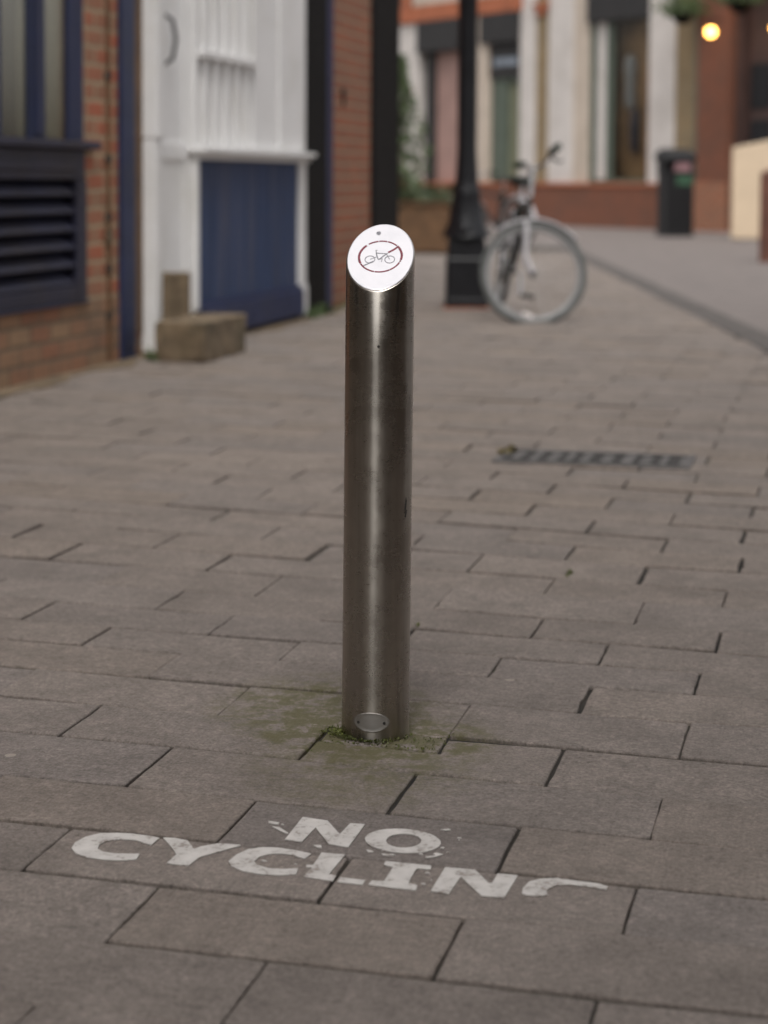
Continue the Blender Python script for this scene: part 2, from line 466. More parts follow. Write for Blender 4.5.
COOL = [(.236,.202,.182)]*6 + [(.242,.206,.184)]*4 + [(.230,.199,.183)]*3 + [(.236,.198,.173)]*2
WARM = [(.274,.231,.202)]*5 + [(.280,.234,.202)]*4 + [(.262,.224,.200)]*3 + [(.282,.232,.195)]*2
def rough_edge(poly):
    out = []
    for i in range(len(poly)):
        p, q = Vector(poly[i]), Vector(poly[(i+1) % len(poly)])
        d = q-p; L_ = d.length; nn = Vector((-d.y, d.x))/max(L_, 1e-6)
        c1 = rs.uniform(.001, .0045) if L_ > .1 else 0.
        k = max(1, int(L_/.03))
        out.append(tuple(p + d*(c1/max(L_, .01))))
        if L_ > .06:
            wv = rs.uniform(-.0012, .0012)
            for s_ in range(1, k):
                t = s_/k
                off = wv*math.sin(PI*t) + rs.gauss(0, .0006) + (abs(rs.gauss(0, .0022)) if rs.random() < .06 else 0)
                out.append(tuple(p + d*t + nn*max(-.0012, off)))
            c2 = rs.uniform(.001, .0045)
            out.append(tuple(q - d*(c2/L_)))
    return out
def add_slab(poly, near):
    cy0 = sum(p[1] for p in poly)/len(poly)
    if cy0 < 5.5: poly = rough_edge(poly)
    n = len(poly)
    cx = sum(p[0] for p in poly)/n; cy = sum(p[1] for p in poly)/n
    amp = .0015 if near else .0028
    dz = rs.gauss(0, amp*.6); tx = rs.gauss(0, amp*3.2); ty = rs.gauss(0, amp*3.2)
    if abs(cx+.65) < .5 and 2.28 < cy < 2.68: dz, tx, ty = 0., 0, 0
    def inset(d):
        out = []
        for i in range(n):
            p0, p1, p2 = Vector(poly[i-1]), Vector(poly[i]), Vector(poly[(i+1) % n])
            a = (p1-p0).normalized(); b = (p2-p1).normalized()
            na = Vector((-a.y, a.x)); nb = Vector((-b.y, b.x))
            den = 1+na.dot(nb)
            out.append(p1 + (na+nb)*(d/max(den, .2)))
        return out
    ch = rs.uniform(.002, .004)
    rings = [(0, -.03), (0, -ch*.9), (ch*.35, -ch*.3), (ch, 0)]
    o = len(SV)
    for d, z in rings:
        for q in inset(d):
            SV.append((q.x, q.y, z + dz + tx*(q.x-cx)+ty*(q.y-cy)))
    for r in range(3):
        for i in range(n):
            SF.append((o+r*n+i, o+r*n+(i+1) % n, o+(r+1)*n+(i+1) % n, o+(r+1)*n+i))
    SF.append(tuple(o+3*n+i for i in range(n)))
    wf = min(1., max(0., (cy-2.8)/2.6)); ta, tb = rs.choice(COOL), rs.choice(WARM); t = [ta[i]*(1-wf)+tb[i]*wf for i in range(3)]; f = rs.gauss(1, .04)  # dim foreground and brighter distance of the street put into the flag tint
    ST.extend([(t[0]*f, t[1]*f, t[2]*f)]*(3*n+1))
for k in range(-16, 120):
    even = (k % 2 == 0)
    base = -.236 if even else -.434
    js = []
    for q in range(-16, 24):
        u = base - .398*q; jt = rs.uniform(-.010, .010)
        kn = [x for x in KNOWN.get(k, ()) if abs(x-u) < .05]
        js.append(kn[0] if kn else u + jt)
    js.sort()
    for a, b in zip(js[:-1], js[1:]):
        vc = row(k, (a+b)/2)
        lim = kerb_x(vc) - .06
        if a > lim-.05: continue
        if b > lim: b = lim
        if vc < 15.0 and b < -3.45: continue
        if vc < 15.0 and a < -3.52: a = -3.52
        near = vc < 4.2
        gs = [rs.choice([.001,.0014,.0018,.0022,.0028]) if near else rs.uniform(.002,.0055) for _ in range(2)]
        gl = [rs.choice([.0008,.0014,.002,.0028,.0036]) if near else rs.uniform(.0028,.0085) for _ in range(2)]
        if near:
            gl[0] = .0075 if wide(k, a, b) else gl[0]*.5+.0003
            gl[1] = .0055 if wide(k+1, a, b) else gl[1]*.5+.0003
        x0, x1 = a+gs[0], b-gs[1]
        if near and k == 2 and a < -.6 < b+.3 and abs(b+.632) < .03: x1 = b-.005
        P = [(x0, row(k, x0)+gl[0]), (x1, row(k, x1)+gl[0]), (x1, row(k+1, x1)-gl[1]), (x0, row(k+1, x0)-gl[1])]
        if k == 5 and abs(a+.8175) < .03:        # flag cut round the bollard's infill strip
            add_slab([(x0, P[0][1]), P[1], (x1, 3.028), (-.612, 3.030), (-.609, 2.952), (x0, 2.973)], True)
            add_slab([(x0+.002, 2.985), (-.616, 2.965), (-.617, 3.046), (x0+.001, 3.060)], True)
            continue
        add_slab(P, near)
me = bpy.data.meshes.new('pavement'); me.from_pydata(SV, [], SF); me.update()
at = me.attributes.new('tint', 'FLOAT_COLOR', 'FACE')
for i, c in enumerate(ST): at.data[i].color = (*c, 1)
me.materials.append(M['slab'])
pv = bpy.data.objects.new('pavement', me); COL.objects.link(pv); tag(pv, kind='structure')

# carriageway and its dark channel
r = MB(); r.add([(kerb_x(-14)+.08,-14,-.004),(14,-14,-.004),(14,60,-.004),(-20,60,-.004),(-20,26.5,-.004),(kerb_x(26.5)+.08,26.5,-.004)], [(0,1,2,3,4,5)])
tag(r.build('road', M['asphalt']), kind='structure')
kb = MB(); v = -14
while v < 26.4:
    a0, a1 = v+.006, v+.6
    x = kerb_x(a0); x1 = kerb_x(a1)
    kb.prism([(x-.05,a0),(x+.17,a0),(x1+.17,a1),(x1-.05,a1)], -.03, .004 + rs.uniform(-.002,.002)); v += .61
tag(kb.build('kerb', M['kerb'], bevel=.004), kind='structure')
# dirt strip along the foot of the buildings
ds = MB(); rr = random.Random(3)
pts = [(-3.53, 7.0)] + [(-3.36 + rr.uniform(-.07,.07), 7.0+i*.25) for i in range(0, 33)] + [(-3.53, 15.0)]
ds.prism(pts, -.02, .0065)
tag(ds.build('earth_strip', M['stone']), kind='structure')

# ================================================================== painted words
LET = {
 'C1': [(-0.8990,2.4659),(-0.9108,2.4700),(-0.9405,2.4734),(-0.9626,2.4717),(-0.9844,2.4639),(-0.9981,2.4461),(-1.0034,2.4220),(-0.9995,2.3990),(-0.9866,2.3813),(-0.9658,2.3710),(-0.9406,2.3677),(-0.9195,2.3700),(-0.8993,2.3792),(-0.9031,2.3999),(-0.9187,2.3965),(-0.9377,2.3932),(-0.9536,2.3959),(-0.9647,2.4052),(-0.9685,2.4202),(-0.9644,2.4373),(-0.9499,2.4486),(-0.9282,2.4509),(-0.9128,2.4424),(-0.8999,2.4376)],
 'Y': [(-0.8947,2.4686),(-0.8790,2.4710),(-0.8583,2.4654),(-0.8387,2.4357),(-0.8333,2.4466),(-0.8152,2.4645),(-0.7838,2.4672),(-0.7821,2.4649),(-0.8047,2.4327),(-0.8218,2.4076),(-0.8247,2.3738),(-0.8558,2.3750),(-0.8545,2.4097),(-0.8732,2.4391)],
 'C2': [(-0.6815,2.4571),(-0.7014,2.4635),(-0.7302,2.4684),(-0.7513,2.4656),(-0.7677,2.4535),(-0.7767,2.4303),(-0.7792,2.4014),(-0.7690,2.3838),(-0.7491,2.3714),(-0.7229,2.3668),(-0.7007,2.3690),(-0.6796,2.3777),(-0.6832,2.3996),(-0.7021,2.3918),(-0.7211,2.3899),(-0.7377,2.3978),(-0.7464,2.4097),(-0.7452,2.4279),(-0.7354,2.4434),(-0.7189,2.4486),(-0.7037,2.4463),(-0.6845,2.4357)],
 'La': [(-0.6692,2.4645),(-0.6364,2.4650),(-0.6382,2.3879),(-0.6278,2.3861),(-0.6272,2.3664),(-0.6677,2.3716),(-0.6661,2.4065),(-0.6742,2.4070),(-0.6762,2.4140),(-0.6671,2.4163)],
 'Lb': [(-0.6213,2.3819),(-0.5875,2.3784),(-0.5869,2.3622),(-0.6208,2.3651)],
 'I': [(-0.5788,2.4538),(-0.5160,2.4521),(-0.5148,2.4384),(-0.5321,2.4379),(-0.5330,2.4302),(-0.5314,2.3819),(-0.5187,2.3771),(-0.5169,2.3596),(-0.5799,2.3649),(-0.5792,2.3794),(-0.5632,2.3811),(-0.5638,2.4349),(-0.5771,2.4391)],
 'N2': [(-0.4975,2.4507),(-0.4576,2.4509),(-0.4316,2.4073),(-0.4275,2.4083),(-0.4264,2.4450),(-0.3998,2.4444),(-0.4035,2.3628),(-0.4333,2.3622),(-0.4709,2.4214),(-0.4736,2.3589),(-0.4978,2.3621)],
 'G': [(-0.3842,2.3823),(-0.3864,2.4005),(-0.3820,2.4254),(-0.3691,2.4398),(-0.3499,2.4471),(-0.3223,2.4430),(-0.2952,2.4412),(-0.2823,2.4340),(-0.2829,2.4220),(-0.3068,2.4277),(-0.3305,2.4298),(-0.3462,2.4225),(-0.3542,2.4086),(-0.3554,2.3943),(-0.3516,2.3859),(-0.3645,2.3780),(-0.3779,2.3792)],
 'N1': [(-0.7333,2.5990),(-0.6954,2.5925),(-0.6640,2.5413),(-0.6616,2.5896),(-0.6406,2.5904),(-0.6396,2.4933),(-0.6687,2.5003),(-0.7040,2.5606),(-0.7061,2.4994),(-0.7313,2.5038)],
 'f1': [(-0.7760,2.5719),(-0.7585,2.5677),(-0.7583,2.5604),(-0.7722,2.5614)],
 'f2': [(-0.7635,2.5494),(-0.7531,2.5493),(-0.7340,2.5290),(-0.7361,2.5267),(-0.7492,2.5362)],
 'f3': [(-0.6879,2.4901),(-0.6776,2.4927),(-0.6741,2.4830),(-0.6804,2.4829)],
 'f4': [(-0.5313,2.4835),(-0.5186,2.4908),(-0.5236,2.4974),(-0.5201,2.5019),(-0.5104,2.4981),(-0.5170,2.4871),(-0.5287,2.4800)],
 'f5': [(-0.5343,2.5958),(-0.5233,2.6003),(-0.5199,2.5972),(-0.5273,2.5931)],
 'f6': [(-0.6141,2.4901),(-0.6059,2.4895),(-0.6030,2.4850),(-0.6095,2.4823)],
 'f7': [(-0.5911,2.4802),(-0.5719,2.4825),(-0.5739,2.4757),(-0.5872,2.4755)],
}
O_OUT = [(-0.5220,2.5404),(-0.5213,2.5299),(-0.5233,2.5197),(-0.5277,2.5105),(-0.5344,2.5026),(-0.5431,2.4964),(-0.5532,2.4922),(-0.5644,2.4902),(-0.5760,2.4905),(-0.5876,2.4931),(-0.5985,2.4978),(-0.6084,2.5045),(-0.6165,2.5128),(-0.6226,2.5224),(-0.6263,2.5328),(-0.6274,2.5435),(-0.6258,2.5539),(-0.6215,2.5635),(-0.6148,2.5718),(-0.6060,2.5783),(-0.5955,2.5827),(-0.5839,2.5847),(-0.5719,2.5843),(-0.5599,2.5815),(-0.5488,2.5764),(-0.5390,2.5693),(-0.5310,2.5607),(-0.5252,2.5509)]
O_IN = [(-0.5498,2.5433),(-0.5491,2.5370),(-0.5495,2.5308),(-0.5511,2.5249),(-0.5538,2.5196),(-0.5574,2.5153),(-0.5619,2.5120),(-0.5668,2.5100),(-0.5721,2.5094),(-0.5774,2.5102),(-0.5825,2.5123),(-0.5872,2.5157),(-0.5912,2.5202),(-0.5942,2.5255),(-0.5963,2.5315),(-0.5971,2.5378),(-0.5968,2.5441),(-0.5953,2.5501),(-0.5926,2.5555),(-0.5890,2.5600),(-0.5845,2.5633),(-0.5794,2.5653),(-0.5740,2.5660),(-0.5686,2.5651),(-0.5634,2.5629),(-0.5587,2.5594),(-0.5548,2.5548),(-0.5518,2.5493)]

words = thing('painted_lettering', 'worn white NO CYCLING lettering painted on the grey paving flags', 'road marking', (-.65, 2.45, 0))
def letter(polys, z=.0022, hole=None):
    b = MB()
    for p in polys:
        bm = bmesh.new()
        vs_ = [bm.verts.new((x, y, z)) for x, y in p]
        if hole:
            hv = [bm.verts.new((x, y, z)) for x, y in hole]
            for i in range(len(p)):
                bm.faces.new((vs_[i], vs_[(i+1) % len(p)], hv[(i+1) % len(p)], hv[i]))
        else:
            bm.faces.new(vs_)
        bmesh.ops.recalc_face_normals(bm, faces=bm.faces)
        bmesh.ops.triangulate(bm, faces=bm.faces)
        ex = bmesh.ops.extrude_face_region(bm, geom=bm.faces[:])
        bmesh.ops.translate(bm, verts=[e for e in ex['geom'] if isinstance(e, bmesh.types.BMVert)], vec=(0,0,-.0014))
        bmesh.ops.recalc_face_normals(bm, faces=bm.faces)
        bm.verts.index_update()
        b.add([v.co[:] for v in bm.verts], [[v.index for v in f.verts] for f in bm.faces])
        bm.free()
    return b
for keys in (['N1'], ['C1'], ['Y'], ['C2'], ['La', 'Lb'], ['I'], ['N2'], ['G']):
    letter([LET[k] for k in keys]).build('letter', M['marking'], words)
letter([O_OUT], hole=O_IN).build('letter', M['marking'], words)
fl = letter([LET['f%d' % i] for i in range(1, 8)])
rr = random.Random(8)
for _ in range(16):
    cx, cy = rr.choice([(rr.uniform(-.60,-.50), rr.uniform(2.485,2.50)), (rr.uniform(-.53,-.50), rr.uniform(2.50,2.58)),
                        (rr.uniform(-.52,-.495), rr.uniform(2.38,2.43)), (rr.uniform(-.80,-.73), rr.uniform(2.53,2.60)), (rr.uniform(-.76,-.69), rr.uniform(2.40,2.45))])
    q = rr.uniform(.0010, .0032); n = 6
    fl.prism([(cx+q*rr.uniform(.6,1.5)*math.cos(2*PI*i/n), cy+q*rr.uniform(.5,1.1)*math.sin(2*PI*i/n)) for i in range(n)], .0008, .0022)
fl.build('paint_flecks', M['marking'], words)['kind'] = 'stuff'

# ================================================================== bollard
BX, BY, BR = -.7365, 3.045, .0552
boll = thing('bollard', 'brushed steel bollard with a slanted bright top and no cycling sign', 'bollard', (BX, BY, 0))
# slanted plane: z = ZC + gx*dx + gy*dy
ZC = .7762; gdir = math.radians(5.7); GR = .95
gx, gy = -math.sin(gdir)*GR, math.cos(gdir)*GR
lean = Matrix.Translation((BX, BY, 0)) @ Matrix.Rotation(math.radians(.34), 4, Vector((math.sin(TH)*-1, math.cos(TH), 0)))
def LX(b): return b.xf(lean)
b = MB(); n = 96; vsr = []
for i in range(n):
    a = 2*PI*i/n; x, y = BR*math.cos(a), BR*math.sin(a)
    vsr.append((x, y))
rows_ = [[(x, y, -.03) for x, y in vsr]]
for t in range(1, 9):
    rows_.append([(x, y, -.03 + (ZC+gx*x+gy*y-.0012+.03)*t/8) for x, y in vsr])
s = .982; rows_.append([(x*s, y*s, ZC+gx*x*s+gy*y*s-.0002) for x, y in vsr])
s = .955; rows_.append([(x*s, y*s, ZC+gx*x*s+gy*y*s-.0002) for x, y in vsr])
vv = [p for R_ in rows_ for p in R_]; ff = []
for i in range(len(rows_)-1):
    for q in range(n): ff.append((i*n+q, i*n+(q+1) % n, (i+1)*n+(q+1) % n, (i+1)*n+q))
ff.append(tuple((len(rows_)-1)*n+q for q in range(n)))
b.add(vv, ff); LX(b).build('tube', M['steel'], boll, smooth=True)
# the top plate
def onplane(p, q, h=0.):
    # p: to the right across the plate, q: up the slope (metres in the plate's plane)
    e = Vector((gx, gy)).normalized(); rgt = Vector((e.y, -e.x))
    cs = 1/math.sqrt(1+GR*GR)
    d = rgt*p + e*q*cs
    nrm = Vector((-gx, -gy, 1)).normalized()
    return Vector((d.x, d.y, ZC + gx*d.x+gy*d.y)) + nrm*h
b = MB(); rings = [(.945, 0), (.940, .0012), (.925, .0017), (0.6, .0017)]
vv = []; ff = []
for s, h in rings:
    for x, y in vsr:
        nrm = Vector((-gx, -gy, 1)).normalized()*h
        vv.append((x*s*1.03+nrm.x, y*s*1.03+nrm.y, ZC+gx*x*s*1.03+gy*y*s*1.03+nrm.z))
for i in range(len(rings)-1):
    for q in range(n): ff.append((i*n+q, i*n+(q+1) % n, (i+1)*n+(q+1) % n, (i+1)*n+q))
ff.append(tuple(3*n+q for q in range(n)))
b.add(vv, ff); cap = LX(b).build('top_plate', M['cap'], boll)
def flat_strip(b, pts, wd, h, close=False):
    k = len(pts)
    L_ = []; R_ = []
    for i in range(k):
        a = Vector(pts[(i-1) % k] if (close or i > 0) else pts[i]); c = Vector(pts[(i+1) % k] if (close or i < k-1) else pts[i])
        t = (c-a).normalized(); nn = Vector((-t.y, t.x))*wd/2
        L_.append(Vector(pts[i])+nn); R_.append(Vector(pts[i])-nn)
    vv = []
    for hh in (h-.0004, h):
        vv += [onplane(q.x, q.y, hh) for q in L_] + [onplane(q.x, q.y, hh) for q in R_]
    ff = []
    for i in range(k if close else k-1):
        jn = (i+1) % k
        ff += [(2*k+i, 3*k+i, 3*k+jn, 2*k+jn), (i, 2*k+i, 2*k+jn, jn), (k+i, k+jn, 3*k+jn, 3*k+i)]
    b.add(vv, ff)
H0 = .0021
b = MB(); RR = .0345
arcs = [(-12,43),(45,75),(77,99),(101,129),(136,208),(210,259),(261,301),(302,338),(341,346)]
for a0, a1 in arcs:
    mm = max(3, int((a1-a0)/4))
    wv = .0038 if (a0 > 130 and a0 < 200) or a0 < 0 else .0026
    flat_strip(b, [(RR*math.cos(math.radians(a0+(a1-a0)*i/mm)), RR*math.sin(math.radians(a0+(a1-a0)*i/mm))) for i in range(mm+1)], wv, H0)
def ic(x, y):
    return ((x-387)/9.6/625, -(y-410)/9.6/438)
flat_strip(b, [ic(457,372), ic(500,350), ic(541,320)], .0034, H0)
LX(b).build('sign_ring', M['red_enamel'], cap)
b = MB()
def circ(c, rx, ry, wd):
    flat_strip(b, [(c[0]+rx*math.cos(2*PI*i/24), c[1]+ry*math.sin(2*PI*i/24)) for i in range(24)], wd, H0, True)
WR = .0079
circ(ic(290,440), WR, WR, .0014); circ(ic(482,437), WR, WR, .0014)
for seg in ([ic(290,440), ic(352,415), ic(372,440)], [ic(352,415), ic(335,352), ic(350,352)], [ic(372,440), ic(340,372)], [ic(340,378), ic(440,385)],
            [ic(372,440), ic(440,390)], [ic(482,437), ic(440,385), ic(455,378)], [ic(372,440), ic(410,430), ic(405,462)], [ic(400,425), ic(418,398)]):
    flat_strip(b, seg, .0013, H0)
flat_strip(b, [ic(330,455), ic(232,502)], .0022, H0-.0001)
LX(b).build('cycle_symbol', M['grey_enamel'], cap)
b = MB(); c0 = ic(337,190)
vv = [onplane(c0[0]+.0038*math.cos(2*PI*i/16), c0[1]+.0042*math.sin(2*PI*i/16), H0) for i in range(16)]
b.add(vv, [tuple(range(16))]); LX(b).build('screw', M['grey_enamel'], cap)
# oval plaque near the foot
phi0 = math.atan2(-BY, -BX) - .125         # towards the camera, a little left
def ov(sc, h, n_=36):
    return [((BR+h)*math.cos(phi0 + .54*sc*math.cos(2*PI*i/n_)), (BR+h)*math.sin(phi0 + .54*sc*math.cos(2*PI*i/n_)), .031 + .0158*sc*math.sin(2*PI*i/n_)) for i in range(n_)]
b = MB(); RG = [(1., .0), (1., .0014), (.94, .0019), (.88, .0016), (.6, .0018), (.3, .0019), (.04, .0019)]
vv = [p for s_, h_ in RG for p in ov(s_, h_)]; ff = []
for i in range(len(RG)-1):
    for q in range(36): ff.append((i*36+q, i*36+(q+1) % 36, (i+1)*36+(q+1) % 36, (i+1)*36+q))
ff.append(tuple((len(RG)-1)*36+q for q in range(36)))
b.add(vv, ff); plq = LX(b).build('plaque', M['plaque'], boll, smooth=True)
for sgn in (-1, 1):
    b = MB(); a = phi0 + sgn*.375
    c = Vector(((BR+.0018)*math.cos(a), (BR+.0018)*math.sin(a), .030)); tt = Vector((-math.sin(a), math.cos(a), 0)); nn = Vector((math.cos(a), math.sin(a), 0))
    vv = [c + tt*.0024*math.cos(2*PI*i/12) + Vector((0,0,.0024*math.sin(2*PI*i/12))) + nn*hh for hh in (0, .0007) for i in range(12)]
    b.add(vv, [tuple(range(12, 24))]+[(i, (i+1) % 12, 12+(i+1) % 12, 12+i) for i in range(12)])
    LX(b).build('screw_hole', M['hole'], plq)
b = MB(); a = math.atan2(-BY, -BX) - .03
c = Vector((BR*math.cos(a), BR*math.sin(a), .637)); b.sphere(c, .0022, 8, 6); LX(b).build('rivet', M['hole'], boll)
b = MB()
for (da, z, dz) in ((.95, .375, .014), (.93, .382, .010), (.97, .366, .006)):
    a = math.atan2(-BY, -BX) + da
    b.tube([((BR+.0002)*math.cos(a+t*.03), (BR+.0002)*math.sin(a+t*.03), z+dz*t) for t in (-1, -.3, .4, 1)], .0007, 6)
LX(b).build('scratch', M['hole'], boll)

# moss at its foot and in the joints
ms = MB(); rr = random.Random(21)
def mossy(fn, cnt, sz):
    for _ in range(cnt):
        x, y = fn(); s_ = sz*rr.uniform(.5, 1.3); z0 = rr.uniform(-.001, .003)
        for _k in range(3):
            a = rr.uniform(0, 2*PI); d = Vector((math.cos(a), math.sin(a), 0)); e = Vector((-d.y, d.x, 0))
            p = Vector((x, y, z0))
            ms.add([p-e*s_*.5, p+e*s_*.5, p+e*s_*.25+d*s_*.5+Vector((0,0,s_*.9)), p-e*s_*.25+d*s_*.5+Vector((0,0,s_*.9))], [(0,1,2,3)])
def ringpt():
    a = math.atan2(-BY, -BX) + min(1.9, max(-2.2, rr.gauss(-.55, .75))); d = BR + abs(rr.gauss(0, .006)) + .001
    return BX+d*math.cos(a), BY+d*math.sin(a)
mossy(ringpt, 260, .0026)
mossy(lambda: (rr.uniform(-.806,-.76), rr.uniform(3.0,3.055)), 70, .0022)
mossy(lambda: (rr.uniform(-.67,-.617), rr.uniform(2.985,3.03)), 40, .002)
mossy(lambda: (rr.uniform(-.80,-.62), 2.968-.09*0+rr.gauss(0,.0035) - (0)), 70, .0025)
mossy(lambda: (rr.gauss(-.812,.003), rr.uniform(2.9,3.06)), 15, .002)
mossy(lambda: (rr.gauss(-.612,.003), rr.uniform(2.96,3.06)), 14, .002)
mossy(lambda: (rr.gauss(-.83,.003), row(11,-.83)-.18+rr.uniform(0,.03)), 12, .004)
mossy(lambda: (rr.gauss(-.607,.004), rr.gauss(4.40,.014)), 30, .005)
mossy(lambda: (rr.gauss(-.797,.010), rr.gauss(3.03,.014)), 170, .0026)
tag(ms.build('moss', M['moss']), kind='stuff')
wd = MB(); rw = random.Random(9)
def weeds(x0, x1, y0, y1, cnt, sz):
    wd.leaves(lambda r_: (r_.uniform(x0,x1), r_.uniform(y0,y1), abs(r_.gauss(0,.02))+.006), cnt, sz, rw)
weeds(-3.47,-3.36,12.1,12.7,160,.03); weeds(-3.36,-3.28,9.0,9.3,110,.016); weeds(-3.53,-3.45,13.2,14.0,60,.02)
tag(wd.build('weeds', M['leaf']), kind='stuff')

# ================================================================== gully grating
gl = thing('drain_grating', 'rusty cast iron channel grating sunk into the paving', 'drain', (-.79, 6.25, 0))
b = MB()
X0, X1, Y0, Y1 = -1.10, -.47, 6.11, 6.40
b.box(X0, X1, Y0, Y0+.025, -.02, .0075); b.box(X0, X1, Y1-.025, Y1, -.02, .0075)
b.box(X0, X0+.025, Y0+.026, Y1-.026, -.02, .0075); b.box(X1-.025, X1, Y0+.026, Y1-.026, -.02, .0075)
b.build('grate_frame', M['iron'], gl, bevel=.003)
b = MB(); q = X0+.05
while q < X1-.04:
    b.box(q, q+rr.uniform(.022,.04), Y0+.0262+rr.uniform(0,.05), Y1-.0262-rr.uniform(0,.05), -.018, .0062); q += rr.uniform(.05,.075)
b.box(X0+.026, X1-.026, 6.25, 6.27, -.02, .0050)
b.build('grate_bars', M['iron'], gl, bevel=.003)
b = MB(); b.box(X0+.027, X1-.027, Y0+.027, Y1-.027, .0035, .0042); b.build('grate_dark_sheet', M['void'], gl)  # thin black sheet just below the bar tops, pit's shade painted flat
b = MB(); rr2 = random.Random(4)
b.leaves(lambda r_: (r_.gauss(-1.10,.018), r_.uniform(6.25,6.42), r_.uniform(.008,.012)), 18, .016, rr2)
tag(b.build('fallen_leaves', leaf_mat('yellow_leaves', (.12,.095,.03), (.19,.15,.055))), 'small tuft of yellow leaves at the left end of the grating', 'leaves')

# ================================================================== left: brick building with navy window
FX = -3.5
A = thing('brick_building', 'red brick building with navy window above a louvred vent', 'building', (FX, 6.5, 0))
def wbox(b, v0, v1, z0, z1, x0=-7.5, x1=FX): b.box(x0, x1, v0, v1, z0, z1)
b = MB()
wbox(b, 4, 5.6, .32, 7.5); wbox(b, 8.612, 9.352, .32, 7.5); wbox(b, 5.602, 8.61, 2.75, 7.5)
wbox(b, 5.602, 8.61, .32, 2.748, -7.5, -3.95)
b.build('wall', M['brick'], A)
b = MB(); wbox(b, 4, 9.352, -.05, .318, -7.5, FX+.006); b.build('plinth', M['brick_plinth'], A)
# window
b = MB()
for v0, v1 in ((5.61,5.8),(6.6,6.8),(7.40,7.70),(7.985,8.165),(8.425,8.61)): wbox(b, v0, v1, 1.075, 2.70, FX-.022, FX-.004)
wbox(b, 5.61, 8.61, 2.70, 2.745, FX-.022, FX-.003); 
wbox(b, 8.04, 8.11, 1.09, 2.68, FX-.0038, FX+.006)
win = b.build('window', M['navy'], A, bevel=.006)
b = MB(); wbox(b, 5.62, 8.60, 1.08, 2.69, FX-.016, FX-.013); b.build('pane', M['glass'], win)
b = MB(); wbox(b, 5.602, 8.70, 1.035, 1.073, FX-.12, FX+.05); b.build('sill', M['navy_dark'], win, bevel=.008)
b = MB()
for v0, v1 in ((5.9,6.4),(6.9,7.2),(7.92,8.08),(8.20,8.44)):
    n_ = 10
    for i in range(n_):
        a0, a1 = v0+(v1-v0)*i/n_, v0+(v1-v0)*(i+1)/n_
        b.box(FX-.036-(i % 2)*.004, FX-.030-(i % 2)*.004, a0, a1, 1.08, 2.69)
b.build('curtain', M['curtain'], win)
b = MB(); wbox(b, 7.70, 7.919, 1.08, 2.69, FX-.036, FX-.03); wbox(b, 8.441, 8.5, 1.08, 2.69, FX-.036, FX-.03); b.build('curtain_edge', M['curtain_dark'], win)
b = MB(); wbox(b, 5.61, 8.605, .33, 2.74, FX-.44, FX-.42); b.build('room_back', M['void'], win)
# vent
b = MB()
wbox(b, 5.61, 8.608, .895, 1.033, FX-.10, FX+.004); wbox(b, 5.61, 8.49, .935, .98, FX+.0042, FX+.016)
wbox(b, 8.49, 8.608, .33, .893, FX-.10, FX+.012); wbox(b, 5.61, 5.7, .33, .893, FX-.10, FX+.012)
wbox(b, 5.702, 8.488, .33, .40, FX-.10, FX+.012); wbox(b, 5.60, 8.615, .318, .329, FX-.10, FX+.03)
vent = b.build('louvre_vent', M['navy_dark'], A, bevel=.005)
b = MB()
for i in range(6):
    z = .42+.083*i
    b.add([(FX-.075, 5.7, z+.062), (FX-.075, 8.489, z+.062), (FX+.002, 8.489, z), (FX+.002, 5.7, z),
           (FX-.075, 5.7, z+.050), (FX-.075, 8.489, z+.050), (FX+.002, 8.489, z-.014), (FX+.002, 5.7, z-.014)],
          [(0,1,2,3),(7,6,5,4),(3,2,6,7),(0,4,5,1),(1,5,6,2),(0,3,7,4)])
b.build('louvre_blades', M['navy_dark'], vent)
b = MB(); wbox(b, 5.70, 8.49, .40, .895, FX-.13, FX-.101); b.build('vent_back', M['void'], vent)
# conduit and clips
b = MB(); b.tube([(FX+.014, 8.885, z) for z in (.02, .3, .7, 1.2, 2, 3.5, 7)], .0095, 8); cd = b.build('conduit', M['wood'], A, smooth=True)
for z in (.22, .45, .70, .98, 1.38, 1.8):
    b = MB(); b.box(FX, FX+.022, 8.865, 8.905, z, z+.03); b.build('clip', M['hole'], cd)
b = MB(); b.box(FX+.002, FX+.03, 8.855, 8.90, .60, .655); b.build('clip', M['stone'], cd)
# navy corner post
b = MB(); b.box(FX+.001, FX+.022, 9.03, 9.225, .03, 7.4); b.box(FX+.001, FX+.026, 9.026, 9.23, -.01, .03)
b.build('corner_post', M['navy'], A, bevel=.008)
b = MB(); b.box(FX+.0005, FX+.012, 9.236, 9.35, .12, 7.4); b.build('painted_shade_strip', M['wood'], A)  # brown strip painted for the brick that lies in shade beside the pilaster
tag(A.children[0], None)

# ================================================================== white timber building
B = thing('timber_building', 'white painted timber building with slatted window over navy boarding', 'building', (FX, 10.9, 0))
b = MB(); b.box(-7.5, FX-.03, 9.354, 12.2, -.05, 7.2); b.build('wall', M['white'], B)
b = MB(); b.box(FX-.03, -3.418, 9.355, 9.445, .02, 7.0); b.box(FX-.03, -3.405, 9.35, 9.462, 1.105, 7.0); b.build('pilaster', M['white'], B, bevel=.006)
b = MB(); b.box(FX-.03, -3.478, 9.463, 9.999, .40, 3.0)
b.box(FX-.03, -3.462, 9.463, 9.53, .40, 3.0); b.box(FX-.03, -3.462, 9.93, 9.999, .40, 3.0); b.box(FX-.03, -3.464, 9.531, 9.929, 1.0, 1.09)
door = b.build('door', M['white'], B, bevel=.005)
def hdl():
    vz0, vz1, v = 1.49, 1.75, 9.63
    return [(-3.476, v, vz0), (-3.43, v+.012, vz0+.03), (-3.415, v+.02, (vz0+vz1)/2), (-3.43, v+.012, vz1-.03), (-3.476, v, vz1)]
